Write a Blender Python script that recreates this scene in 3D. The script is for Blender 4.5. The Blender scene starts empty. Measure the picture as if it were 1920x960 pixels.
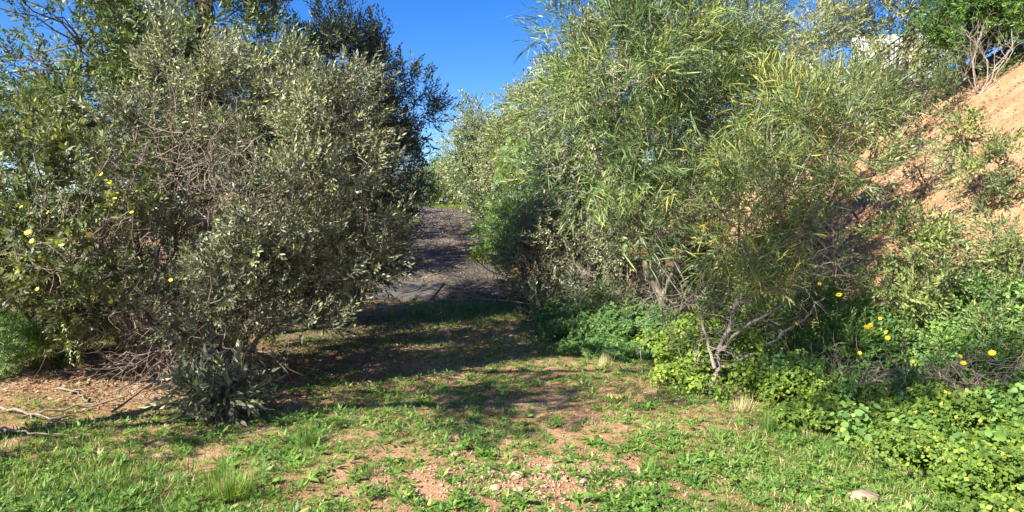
import bpy, math, random, zlib
import numpy as np
from mathutils import Vector, Matrix

rng = np.random.default_rng(11)
random.seed(11)
S = bpy.context.scene
COL = S.collection
R = math.radians

# ------------------------------------------------------------------ camera
CAM_Z = 1.6
F = 1251.0                       # focal length in photo pixels (1920 wide)
PITCH = math.atan(50 / F)
cam = bpy.data.cameras.new("camera")
cam.sensor_width = 36
cam.lens = 36 * F / 1920
cam.clip_end = 3000
cam.clip_start = 0.05
camo = bpy.data.objects.new("camera", cam)
COL.objects.link(camo)
camo.location = (0, 0, CAM_Z)
camo.rotation_euler = (R(90) - PITCH, 0, 0)
S.camera = camo
S.render.resolution_x = 1024
S.render.resolution_y = 512

# ------------------------------------------------------------------ light
SUN_EL = 36.0
sun_h = np.array([-0.76, -0.65]); sun_h /= np.linalg.norm(sun_h)
sun_dir = Vector((sun_h[0] * math.cos(R(SUN_EL)), sun_h[1] * math.cos(R(SUN_EL)), math.sin(R(SUN_EL))))
w = bpy.data.worlds.new("World")
S.world = w
w.use_nodes = True
nt = w.node_tree
bg = nt.nodes["Background"]
sky = nt.nodes.new("ShaderNodeTexSky")
sky.sky_type = 'NISHITA'
sky.sun_disc = False
sky.sun_elevation = R(SUN_EL)
sky.sun_rotation = math.atan2(sun_dir.x, sun_dir.y)
sky.air_density = 1.0
sky.dust_density = 0.2
sky.ozone_density = 4.0
sky.altitude = 200
hs = nt.nodes.new("ShaderNodeHueSaturation")      # deeper, slightly more violet blue, the same all over the sky
hs.inputs['Hue'].default_value = 0.515
hs.inputs['Saturation'].default_value = 1.35
nt.links.new(sky.outputs[0], hs.inputs['Color'])
nt.links.new(hs.outputs[0], bg.inputs[0])
bg.inputs[1].default_value = 0.075
sl = bpy.data.lights.new("sun", 'SUN')
sl.energy = 5.0
sl.angle = R(0.53)
sl.color = (1.0, 0.93, 0.82)
so = bpy.data.objects.new("sun", sl)
COL.objects.link(so)
so.rotation_euler = (-sun_dir).to_track_quat('-Z', 'Y').to_euler()
S.view_settings.view_transform = 'Standard'
S.view_settings.look = 'None'
S.view_settings.gamma = 1
S.view_settings.exposure = 1.6

# ------------------------------------------------------------------ noise / terrain functions
def _hash(ix, iy, seed):
    h = (ix.astype(np.int64) * 374761393 + iy.astype(np.int64) * 668265263 + seed * 1442695041) & 0xffffffff
    h = ((h ^ (h >> 13)) * 1274126177) & 0xffffffff
    h = h ^ (h >> 16)
    return (h & 0xffff) / 65535.0

def vnoise(x, y, seed=0):
    x = np.asarray(x, float); y = np.asarray(y, float)
    ix = np.floor(x); iy = np.floor(y)
    fx = x - ix; fy = y - iy
    fx = fx * fx * (3 - 2 * fx); fy = fy * fy * (3 - 2 * fy)
    a = _hash(ix, iy, seed); b = _hash(ix + 1, iy, seed)
    c = _hash(ix, iy + 1, seed); d = _hash(ix + 1, iy + 1, seed)
    return (a * (1 - fx) + b * fx) * (1 - fy) + (c * (1 - fx) + d * fx) * fy

def fbm(x, y, seed=0, octaves=4):
    s = 0; a = 0.5; t = 0
    for k in range(octaves):
        s = s + a * vnoise(np.asarray(x) * 2 ** k, np.asarray(y) * 2 ** k, seed + k * 7)
        t += a; a *= 0.55
    return s / t

def sstep(a, b, x):
    t = np.clip((np.asarray(x, float) - a) / (b - a), 0, 1)
    return t * t * (3 - 2 * t)

ROAD = np.array([(-1.45, 13.3), (-1.5, 15), (-1.75, 18), (-2.2, 22), (-2.7, 26), (-3.9, 29), (-6.5, 31.2), (-11, 32.5)])
def road_dist(x, y):
    x = np.asarray(x, float); y = np.asarray(y, float)
    best = np.full(np.broadcast(x, y).shape, 1e9)
    for a, b in zip(ROAD[:-1], ROAD[1:]):
        d = b - a
        t = np.clip(((x - a[0]) * d[0] + (y - a[1]) * d[1]) / (d @ d), 0, 1)
        best = np.minimum(best, np.hypot(x - a[0] - t * d[0], y - a[1] - t * d[1]))
    return best

def gz(x, y):
    x = np.asarray(x, float); y = np.asarray(y, float)
    # driveway slope
    g = np.interp(y, [-1e4, 11.5, 13.5, 28, 36, 44, 80, 1e4], [0, 0, 0.16, 2.36, 3.0, 2.9, 0.5, 0])
    # bank on the right
    x0 = 4.25 + 0.25 * np.sin(y * 0.5)
    b = 0.80 * (x - x0 - .1)
    cap = 6.15 + 0.05 * (x - 10.3)
    b = cap - np.logaddexp(0, (cap - b) * 3) / 3
    b = b + 0.35 * (fbm(x * 0.5, y * 0.5, 31) - 0.5) * sstep(0, 1.5, x - x0) + (0.16 * (fbm(x * 2.2, y * 2.2, 35) - 0.5) + 0.14 * (fbm(x * .9 + y * .3, y * 3.2 - x * .6, 37) - 0.5) + .08 * (fbm(x * 7, y * 7, 39) - .5)) * sstep(0, 1, x - x0)
    z = g + np.logaddexp(0, (b - g) * 5) / 5
    # litter mound at the left shrub
    z = z + 0.22 * np.exp(-(((x + 4.1) / 1.1) ** 2 + ((y - 7.4) / 0.9) ** 2)) + 0.12 * np.exp(-(((x + 5.4) / 1.3) ** 2 + ((y - 7.0) / 1.0) ** 2))
    # hollow right of the grass, where the creeper starts
    z = z - 0.22 * np.exp(-(((x - 3.6) / 0.9) ** 2)) * sstep(3.5, 5.5, y) * sstep(13, 9, y)
    z = z + 0.12 * np.exp(-(((x + 0.4) / 1.6) ** 2 + ((y - 11.6) / 1.2) ** 2))
    far = sstep(60, 30, np.hypot(x, y))
    rough = (1 - 0.85 * sstep(2.4, 1.4, road_dist(x, y))) * far
    z = z + rough * (0.09 * (fbm(x * 0.9, y * 0.9, 3) - 0.5) + 0.045 * (fbm(x * 6, y * 6, 5, 3) - 0.5))
    return z

def ray(px, py):
    d = Vector(((px - 960) / F, (480 - py) / F, -1))
    d.rotate(camo.rotation_euler)
    return d / d.y

def at(px, py, Y):
    d = ray(px, py)
    return np.array((d.x * Y, Y, CAM_Z + d.z * Y))

def ground_at(px, py):
    d = ray(px, py)
    Y = np.arange(2.5, 45, 0.02)
    zz = gz(d.x * Y, Y) - (CAM_Z + d.z * Y)
    i = int(np.argmax(zz > 0))
    if zz[i] <= 0: i = len(Y) - 1
    return np.array((d.x * Y[i], Y[i], float(gz(d.x * Y[i], Y[i]))))

# ------------------------------------------------------------------ mesh helpers
def build_mesh(name, verts, faces, mat=None, tint=None, smooth=False):
    """faces: list of (M,k) int arrays"""
    verts = np.asarray(verts, np.float32).reshape(-1, 3)
    me = bpy.data.meshes.new(name)
    me.vertices.add(len(verts))
    me.vertices.foreach_set('co', verts.ravel())
    faces = [np.asarray(f, np.int32) for f in faces if len(f)]
    nl = sum(f.size for f in faces); npoly = sum(len(f) for f in faces)
    me.loops.add(nl); me.polygons.add(npoly)
    me.loops.foreach_set('vertex_index', np.concatenate([f.ravel() for f in faces]).astype(np.int32))
    st = []; o = 0
    for f in faces:
        st.append(np.arange(len(f)) * f.shape[1] + o); o += f.size
    me.polygons.foreach_set('loop_start', np.concatenate(st).astype(np.int32))
    if smooth:
        me.polygons.foreach_set('use_smooth', np.ones(npoly, bool))
    if tint is not None:
        a = me.attributes.new('tint', 'FLOAT', 'POINT')
        a.data.foreach_set('value', np.asarray(tint, np.float32))
    me.update(calc_edges=True)
    if mat: me.materials.append(mat)
    return me

def obj(name, me, parent=None, loc=None):
    o = bpy.data.objects.new(name, me)
    COL.objects.link(o)
    if loc is not None: o.location = loc
    if parent is not None: o.parent = parent
    return o

def tag(o, label=None, cat=None, group=None, kind=None):
    if label: o['label'] = label
    if cat: o['category'] = cat
    if group: o['group'] = group
    if kind: o['kind'] = kind
    return o

def thing(name, label, cat, loc, group=None):
    o = bpy.data.objects.new(name, None)
    o.empty_display_size = 0.1
    COL.objects.link(o)
    o.location = loc
    return tag(o, label, cat, group)

def norm(v):
    return v / np.maximum(np.linalg.norm(v, axis=-1, keepdims=True), 1e-9)

def tubes(P, Rd, sides=4):
    """P (N,K,3), Rd (N,K) -> verts, quads"""
    P = np.asarray(P, float); Rd = np.asarray(Rd, float)
    N, K, _ = P.shape
    T = norm(np.gradient(P, axis=1))
    ref = np.where(np.abs(T[:, :1, 2:3]) > 0.8, np.array([[[1.0, 0, 0]]]), np.array([[[0, 0, 1.0]]]))
    U = norm(np.cross(T, ref)); V = np.cross(T, U)
    a = np.arange(sides) * 2 * math.pi / sides
    ring = U[:, :, None, :] * np.cos(a)[None, None, :, None] + V[:, :, None, :] * np.sin(a)[None, None, :, None]
    verts = P[:, :, None, :] + ring * Rd[:, :, None, None]
    idx = np.arange(N * K * sides).reshape(N, K, sides)
    nx = np.roll(idx, -1, axis=2)
    q = np.stack([idx[:, :-1], nx[:, :-1], nx[:, 1:], idx[:, 1:]], -1).reshape(-1, 4)
    return verts.reshape(-1, 3), q

def curves(A, B, K=5, bow=0.12, jit=0.03, up=0.0):
    A = np.asarray(A, float).reshape(-1, 3); B = np.asarray(B, float).reshape(-1, 3)
    N = len(A)
    t = np.linspace(0, 1, K)[None, :, None]
    L = np.linalg.norm(B - A, axis=1)[:, None, None]
    off = rng.normal(size=(N, 1, 3)); off[..., 2] += up
    P = A[:, None] + (B - A)[:, None] * t + off * np.sin(math.pi * t) * bow * L
    j = rng.normal(size=(N, K, 3)) * jit * L
    j[:, 0] = 0; j[:, -1] = 0
    return P + j

class Bag:
    def __init__(s): s.v = []; s.f = []; s.t = []; s.n = 0
    def add(s, v, f, t=0.5):
        v = np.asarray(v, float).reshape(-1, 3)
        s.v.append(v); s.f.append(np.asarray(f) + s.n)
        s.t.append(np.full(len(v), t) if np.isscalar(t) else np.asarray(t)); s.n += len(v)
    def mesh(s, name, mat, smooth=False):
        ks = {}
        for f in s.f: ks.setdefault(f.shape[1], []).append(f)
        return build_mesh(name, np.concatenate(s.v), [np.concatenate(x) for x in ks.values()], mat, np.concatenate(s.t), smooth)

# ------------------------------------------------------------------ materials
def new_mat(name):
    m = bpy.data.materials.new(name); m.use_nodes = True
    n = m.node_tree.nodes; p = n["Principled BSDF"]
    return m, m.node_tree, n, p

def ramp(nt, stops, fac):
    r = nt.nodes.new("ShaderNodeValToRGB")
    e = r.color_ramp.elements
    while len(e) < len(stops): e.new(0.5)
    for k, (p, c) in enumerate(stops):
        e[k].position = p; e[k].color = (*c, 1)
    nt.links.new(fac, r.inputs[0])
    return r

def leaf_mat(name, stops, rough=0.45, trans=0.3, spec=0.5, under=None, gain=1.35):
    stops = [(p, tuple(min(c * gain, .8) for c in col)) for p, col in stops]
    m, nt, n, p = new_mat(name)
    at_ = n.new("ShaderNodeAttribute"); at_.attribute_name = 'tint'
    r = ramp(nt, stops, at_.outputs['Fac'])
    col = r.outputs[0]
    if under:
        g = n.new("ShaderNodeNewGeometry")
        mx = n.new("ShaderNodeMixRGB"); mx.inputs[2].default_value = (*under, 1)
        ml = n.new("ShaderNodeMath"); ml.operation = 'MULTIPLY'; ml.inputs[1].default_value = 0.6
        nt.links.new(g.outputs['Backfacing'], ml.inputs[0]); nt.links.new(ml.outputs[0], mx.inputs[0])
        nt.links.new(col, mx.inputs[1]); col = mx.outputs[0]
    nt.links.new(col, p.inputs['Base Color'])
    p.inputs['Roughness'].default_value = rough
    p.inputs['Specular IOR Level'].default_value = spec
    tr = n.new("ShaderNodeBsdfTranslucent")
    br = n.new("ShaderNodeMixRGB"); br.blend_type = 'MULTIPLY'; br.inputs[0].default_value = 1
    br.inputs[2].default_value = (1.5, 1.7, 0.5, 1)
    nt.links.new(r.outputs[0], br.inputs[1]); nt.links.new(br.outputs[0], tr.inputs[0])
    mix = n.new("ShaderNodeMixShader"); mix.inputs[0].default_value = trans * .8
    nt.links.new(p.outputs[0], mix.inputs[1]); nt.links.new(tr.outputs[0], mix.inputs[2])
    nt.links.new(mix.outputs[0], n["Material Output"].inputs[0])
    return m

M = {}
M['olive'] = leaf_mat('olive_leaf', [(0, (.040, .048, .028)), (.4, (.085, .098, .057)), (.75, (.17, .185, .108)), (.93, (.27, .29, .14)), (1, (.34, .24, .07))], .48, .16, .4, (.24, .245, .19), gain=1.45)
M['dark'] = leaf_mat('dark_leaf', [(0, (.030, .042, .022)), (.5, (.064, .085, .045)), (.85, (.12, .14, .08)), (1, (.19, .20, .13))], .48, .16, .35, (.16, .17, .14))
M['tall'] = leaf_mat('tall_tree_leaf', [(0, (.042, .062, .027)), (.5, (.078, .112, .045)), (.85, (.14, .18, .06)), (1, (.23, .26, .07))], .48, .25, .35, (.15, .18, .11))
M['bitou'] = leaf_mat('fleshy_leaf', [(0, (.045, .058, .028)), (.5, (.085, .105, .045)), (.85, (.16, .185, .075)), (1, (.34, .34, .10))], .5, .22, .35)
M['feather'] = leaf_mat('feathery_leaf', [(0, (.05, .095, .035)), (.5, (.085, .15, .05)), (.85, (.14, .22, .065)), (1, (.25, .30, .07))], .5, .35, .3)
M['acacia'] = leaf_mat('long_narrow_leaf', [(0, (.030, .056, .024)), (.45, (.070, .112, .040)), (.80, (.135, .19, .060)), (.96, (.23, .27, .07)), (1, (.34, .22, .05))], .48, .22, .35)
M['acacia_y'] = leaf_mat('yellowed_narrow_leaf', [(0, (.036, .060, .024)), (.45, (.085, .125, .040)), (.80, (.165, .20, .055)), (.95, (.30, .28, .055)), (1, (.40, .22, .035))], .48, .22, .35)
M['pale'] = leaf_mat('pale_leaf', [(0, (.07, .09, .035)), (.5, (.14, .165, .065)), (.85, (.22, .24, .10)), (1, (.33, .31, .16))], .45, .25, .5, (.25, .26, .17))
M['yellowgreen'] = leaf_mat('yellow_green_leaf', [(0, (.09, .12, .03)), (.5, (.17, .21, .05)), (.85, (.26, .29, .07)), (1, (.36, .34, .11))], .5, .35, .4)
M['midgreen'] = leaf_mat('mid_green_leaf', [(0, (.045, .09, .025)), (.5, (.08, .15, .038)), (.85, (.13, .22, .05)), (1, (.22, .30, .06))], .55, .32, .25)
M['creeper'] = leaf_mat('creeper_leaf', [(0, (.045, .085, .018)), (.5, (.10, .165, .028)), (.85, (.19, .26, .038)), (.97, (.30, .33, .05)), (1, (.42, .34, .08))], .6, .42, .2, gain=1.15)
M['grass'] = leaf_mat('grass_blade', [(0, (.042, .095, .018)), (.4, (.10, .185, .028)), (.65, (.20, .26, .055)), (.85, (.38, .33, .16)), (1, (.50, .42, .25))], .6, .35, .25, gain=1.15)
M['weed'] = leaf_mat('weed_leaf', [(0, (.045, .105, .022)), (.5, (.10, .195, .034)), (.9, (.18, .28, .05)), (1, (.36, .36, .10))], .5, .35, .35, gain=1.15)
M['dry'] = leaf_mat('dry_leaf', [(0, (.11, .07, .045)), (.5, (.25, .17, .11)), (.85, (.38, .27, .19)), (1, (.50, .40, .30))], .7, .1, .2, gain=1.1)
M['rust'] = leaf_mat('rusty_seed_pod', [(0, (.14, .05, .02)), (1, (.32, .13, .05))], .6, .1, .2, gain=1)

def flower_mat():
    m, nt, n, p = new_mat('yellow_petal')
    p.inputs['Base Color'].default_value = (.85, .62, .02, 1); p.inputs['Roughness'].default_value = .6
    return m
M['petal'] = flower_mat()

def noise_node(nt, scale, detail=4, vec=None, rough=.6):
    n = nt.nodes.new("ShaderNodeTexNoise"); n.inputs['Scale'].default_value = scale
    n.inputs['Detail'].default_value = detail; n.inputs['Roughness'].default_value = rough
    if vec is not None: nt.links.new(vec, n.inputs['Vector'])
    return n

def bump(nt, p, h, strength, dist):
    b = nt.nodes.new("ShaderNodeBump"); b.inputs['Strength'].default_value = strength; b.inputs['Distance'].default_value = dist
    nt.links.new(h, b.inputs['Height'])
    nt.links.new(b.outputs[0], p.inputs['Normal'])

def bark_mat(name, c0, c1, sc=30):
    m, nt, n, p = new_mat(name)
    g = n.new("ShaderNodeNewGeometry")
    no = noise_node(nt, sc, 5, g.outputs['Position'])
    r = ramp(nt, [(.3, c0), (.7, c1)], no.outputs[0])
    nt.links.new(r.outputs[0], p.inputs['Base Color']); p.inputs['Roughness'].default_value = .85
    bump(nt, p, no.outputs[0], .8, .01)
    return m
M['bark'] = bark_mat('brown_bark', (.07, .05, .038), (.19, .14, .10))
M['greybark'] = bark_mat('pale_grey_bark', (.15, .125, .10), (.34, .29, .235), 22)
M['deadwood'] = bark_mat('dead_twig', (.13, .095, .07), (.30, .24, .19), 18)

def soil_mat():
    m, nt, n, p = new_mat('orange_soil')
    g = n.new("ShaderNodeNewGeometry"); pos = g.outputs['Position']
    n1 = noise_node(nt, 1.3, 8, pos, .65); n2 = noise_node(nt, 28, 6, pos, .7)
    c1 = ramp(nt, [(.3, (.30, .165, .085)), (.5, (.44, .26, .14)), (.7, (.55, .375, .225))], n1.outputs[0])
    c2 = ramp(nt, [(.3, (.45, .42, .40)), (.5, (1, 1, 1)), (.75, (1.25, 1.18, 1.1))], n2.outputs[0])
    mul = n.new("ShaderNodeMixRGB"); mul.blend_type = 'MULTIPLY'; mul.inputs[0].default_value = .8
    nt.links.new(c1.outputs[0], mul.inputs[1]); nt.links.new(c2.outputs[0], mul.inputs[2])
    a = n.new("ShaderNodeAttribute"); a.attribute_name = 'tint'     # 0 bare soil .. 1 humus under plants
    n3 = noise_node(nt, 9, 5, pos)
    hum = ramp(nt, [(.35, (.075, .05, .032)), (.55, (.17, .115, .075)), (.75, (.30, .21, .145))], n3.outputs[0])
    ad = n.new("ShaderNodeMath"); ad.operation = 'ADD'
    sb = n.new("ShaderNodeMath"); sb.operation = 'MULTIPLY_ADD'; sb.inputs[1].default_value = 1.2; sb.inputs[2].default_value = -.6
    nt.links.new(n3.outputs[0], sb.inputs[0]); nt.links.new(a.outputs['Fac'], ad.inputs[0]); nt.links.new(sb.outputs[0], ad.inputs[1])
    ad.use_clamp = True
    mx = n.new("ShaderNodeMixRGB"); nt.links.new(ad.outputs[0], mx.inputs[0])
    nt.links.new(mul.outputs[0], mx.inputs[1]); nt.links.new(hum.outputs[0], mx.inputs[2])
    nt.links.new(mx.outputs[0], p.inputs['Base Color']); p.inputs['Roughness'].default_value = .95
    p.inputs['Specular IOR Level'].default_value = .15
    n4 = noise_node(nt, 55, 6, pos, .75)
    bump(nt, p, n4.outputs[0], .9, .03)
    return m
M['soil'] = soil_mat()

def road_mat():
    m, nt, n, p = new_mat('gravel_road')
    g = n.new("ShaderNodeNewGeometry"); pos = g.outputs['Position']
    n1 = noise_node(nt, 1.1, 6, pos, .6)
    v = n.new("ShaderNodeTexVoronoi"); v.inputs['Scale'].default_value = 14; nt.links.new(pos, v.inputs['Vector'])
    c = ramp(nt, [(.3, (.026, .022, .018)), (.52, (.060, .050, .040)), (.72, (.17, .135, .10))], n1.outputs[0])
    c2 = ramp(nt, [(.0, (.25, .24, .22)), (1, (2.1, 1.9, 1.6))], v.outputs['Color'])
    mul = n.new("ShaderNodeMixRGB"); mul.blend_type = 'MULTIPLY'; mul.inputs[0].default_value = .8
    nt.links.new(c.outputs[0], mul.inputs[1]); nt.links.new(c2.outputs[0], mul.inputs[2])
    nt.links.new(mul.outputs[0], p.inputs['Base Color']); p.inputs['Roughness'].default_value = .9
    bump(nt, p, v.outputs['Distance'], 1.0, .05)
    return m
M['road'] = road_mat()

def simple(name, c0, c1, sc, rough=.85, b=.5, bd=.01):
    m, nt, n, p = new_mat(name)
    g = n.new("ShaderNodeNewGeometry")
    no = noise_node(nt, sc, 6, g.outputs['Position'], .65)
    r = ramp(nt, [(.3, c0), (.7, c1)], no.outputs[0])
    nt.links.new(r.outputs[0], p.inputs['Base Color']); p.inputs['Roughness'].default_value = rough
    bump(nt, p, no.outputs[0], b, bd)
    return m
M['rock'] = simple('pinkish_rock', (.30, .18, .11), (.50, .35, .23), 18)
M['whiterock'] = simple('whitish_stone', (.22, .145, .09), (.42, .31, .21), 14)
M['concrete'] = simple('old_concrete', (.05, .045, .04), (.12, .105, .088), 5)
M['iron'] = simple('cast_iron', (.03, .028, .026), (.07, .062, .055), 30, .6)
M['whitewall'] = simple('white_render', (.60, .58, .56), (.78, .77, .75), 3)
M['wire'] = simple('dark_wire', (.05, .045, .045), (.11, .10, .10), 10)
M['litter'] = simple('white_litter', (.6, .6, .62), (.8, .8, .82), 8)

# ------------------------------------------------------------------ density masks on the ground
def patchsum(x, y, patches):
    s = np.zeros(np.broadcast(x, y).shape)
    for (cx, cy, rx, ry, wt) in patches:
        s = s + wt * np.exp(-(((x - cx) / rx) ** 2 + ((y - cy) / ry) ** 2))
    return s

def pxpatch(px, py, rx, ry, wt):
    c = ground_at(px, py); a = ground_at(px, py + ry); b = ground_at(px, py - ry)
    return (c[0], c[1], max(rx * c[1] / F, .15), max((b[1] - a[1]) / 2, .15), wt)

GR = [pxpatch(*a) for a in [
    (860, 600, 130, 35, 1.6), (1000, 640, 90, 30, .5), (1130, 650, 120, 40, .7), (640, 770, 100, 55, .55), (150, 920, 280, 60, 1.2), (850, 770, 120, 35, .2),
    (560, 840, 120, 40, .35), (1180, 770, 90, 40, .3), (1450, 850, 130, 60, .6), (1250, 850, 90, 45, .25), (560, 700, 80, 40, .35), (700, 740, 90, 30, .3),
    (745, 650, 70, 35, -.8), (690, 600, 50, 25, -.9), (1000, 915, 160, 45, -.85), (350, 890, 60, 45, -.9), (1065, 740, 60, 25, -.6), (150, 725, 200, 45, -1.3),
    (420, 680, 170, 50, -1.1), (1230, 920, 80, 35, -.35), (780, 860, 90, 30, -.3), (820, 920, 90, 40, -.25), (640, 930, 100, 40, -.15)]]

def grass_density(x, y):
    d = 0.86 + 1.7 * (fbm(x * 1.1, y * 1.1, 41) - .5) + 1.7 * (fbm(x * 4.5, y * 4.5, 47, 3) - .5) + patchsum(x, y, GR)
    d = d * np.where(y < 13.15, 1, sstep(1.7, 2.2, road_dist(x, y)))
    d = d * sstep(5.3, 4.2, x)
    d = np.where((y > 10) & (y < 13.3) & (np.abs(x + .6) < 1.2), np.maximum(d, 1.0), d)
    return np.clip(d, 0, 1.3)

# ------------------------------------------------------------------ ground
def axis(fine0, fine1, step, lo, hi, g=1.18):
    a = list(np.arange(fine0, fine1 + 1e-6, step))
    s = step; v = a[-1]
    while v < hi: s *= g; v += s; a.append(min(v, hi))
    s = step; v = a[0]; b = []
    while v > lo: s *= g; v -= s; b.append(max(v, lo))
    return np.array(b[::-1] + a)

xs = axis(-4.5, 5.0, .06, -900, 900, 1.16)
ys1 = np.arange(2.6, 9, .06); ys2 = [9.0]
s_ = .06
while ys2[-1] < 900:
    s_ *= 1.045; ys2.append(ys2[-1] + s_)
ys0 = [2.6]; s_ = .05
while ys0[-1] > -300:
    s_ *= 1.15; ys0.append(ys0[-1] - s_)
ys = np.concatenate([np.array(ys0[:0:-1]), ys1, np.array(ys2)])
X, Y = np.meshgrid(xs, ys)
Z = gz(X, Y)
idx = np.arange(X.size).reshape(X.shape)
q = np.stack([idx[:-1, :-1], idx[:-1, 1:], idx[1:, 1:], idx[1:, :-1]], -1).reshape(-1, 4)
near = sstep(2.2, 1.2, np.abs(X - 5.2)) * 0
hum = np.zeros(X.shape)
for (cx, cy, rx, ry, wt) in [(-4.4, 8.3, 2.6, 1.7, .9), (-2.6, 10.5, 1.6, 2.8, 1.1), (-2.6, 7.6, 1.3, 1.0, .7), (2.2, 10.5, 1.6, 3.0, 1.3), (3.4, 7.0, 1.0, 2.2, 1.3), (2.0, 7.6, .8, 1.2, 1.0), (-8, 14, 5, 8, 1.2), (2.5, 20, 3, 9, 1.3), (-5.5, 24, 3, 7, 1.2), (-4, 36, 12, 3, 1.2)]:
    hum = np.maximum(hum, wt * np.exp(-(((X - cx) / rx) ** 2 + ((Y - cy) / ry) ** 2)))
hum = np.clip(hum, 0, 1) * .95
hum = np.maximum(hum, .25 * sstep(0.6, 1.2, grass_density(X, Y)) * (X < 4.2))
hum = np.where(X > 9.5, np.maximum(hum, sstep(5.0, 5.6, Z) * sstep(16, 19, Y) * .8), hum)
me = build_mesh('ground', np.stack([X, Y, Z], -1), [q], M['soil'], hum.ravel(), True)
g_o = tag(obj('ground', me), kind='structure')
g_o['label'] = 'orange soil ground rising into a bare earth bank on the right'

# driveway
def strip():
    P = []
    seg = np.linalg.norm(np.diff(ROAD, axis=0), axis=1); cum = np.r_[0, np.cumsum(seg)]
    s = np.arange(0, cum[-1], .12)
    cx = np.interp(s, cum, ROAD[:, 0]); cy = np.interp(s, cum, ROAD[:, 1])
    k = np.ones(15) / 15
    cx = np.convolve(np.pad(cx, 7, 'edge'), k, 'valid'); cy = np.convolve(np.pad(cy, 7, 'edge'), k, 'valid')
    tx, ty = np.gradient(cx), np.gradient(cy); l = np.hypot(tx, ty); nx, ny = ty / l, -tx / l
    u = np.linspace(-1, 1, 29)
    wl = 1.55 + .5 * (fbm(s * .9, s * 0 + 3, 61) - .5); wr = 1.55 + .6 * (fbm(s * .9, s * 0 + 9, 67) - .5)
    wd = np.where(u[None] < 0, wl[:, None], wr[:, None])
    XX = cx[:, None] + nx[:, None] * u[None] * wd; YY = cy[:, None] + ny[:, None] * u[None] * wd
    YY[0] += .25 * (fbm(XX[0] * 3, XX[0], 71) - .5)
    ZZ = gz(XX, YY) + .028
    ZZ[:, 0] -= .05; ZZ[:, -1] -= .05; ZZ[0] -= .03
    i = np.arange(XX.size).reshape(XX.shape)
    q = np.stack([i[:-1, :-1], i[:-1, 1:], i[1:, 1:], i[1:, :-1]], -1).reshape(-1, 4)[:, ::-1]
    return build_mesh('driveway', np.stack([XX, YY, ZZ], -1), [q], M['road'], None, True)
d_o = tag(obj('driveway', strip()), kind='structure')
d_o['label'] = 'shaded gravel driveway climbing between the bushes'

# ------------------------------------------------------------------ leaves
def lq(b, d, wd, L, W, fold=.25):
    d = d / np.linalg.norm(d); wd = wd - d * (wd @ d); wd /= np.linalg.norm(wd); n = np.cross(d, wd)
    m = b + d * L * .48 + n * W * fold
    return np.array([b, m + wd * W / 2, b + d * L, m - wd * W / 2]), np.array([[0, 1, 2, 3]])

def lstrip(b, d, wd, L, W, bend, segs=3):
    d = d / np.linalg.norm(d); wd = wd - d * (wd @ d); wd /= np.linalg.norm(wd); n = np.cross(d, wd)
    vs = []
    ws = [.35, 1, .9, .12] if segs == 3 else [.4, 1, .1]
    for k in range(segs + 1):
        t = k / segs
        c = b + d * L * t * (1 - .15 * abs(bend) * t) + n * bend * L * t * t
        vs += [c + wd * W * ws[k] / 2, c - wd * W * ws[k] / 2]
    f = [[2 * k, 2 * k + 1, 2 * k + 3, 2 * k + 2] for k in range(segs)]
    return np.array(vs), np.array(f)

def lround(b, c, n, r, k=7):
    n = n / np.linalg.norm(n); u = np.cross(n, [.3, .5, .8]); u /= np.linalg.norm(u); v = np.cross(n, u)
    a = np.arange(k) / k * 2 * math.pi
    rr = r * rng.uniform(.85, 1.1, k)
    vs = [c + n * -r * .18] + [c + (u * math.cos(x) + v * math.sin(x)) * q_ for x, q_ in zip(a, rr)]
    f = [[0, 1 + i, 1 + (i + 1) % k] for i in range(k)]
    return np.array(vs), np.array(f)

class Tpl:
    def __init__(s): s.v = []; s.f = {}; s.id = []; s.n = 0; s.k = 0
    def add(s, v, f):
        s.v.append(v); s.f.setdefault(f.shape[1], []).append(f + s.n); s.id += [s.k] * len(v); s.n += len(v); s.k += 1
    def done(s):
        s.v = np.concatenate(s.v); s.f = {k: np.concatenate(x) for k, x in s.f.items()}; s.id = np.array(s.id); return s

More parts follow.
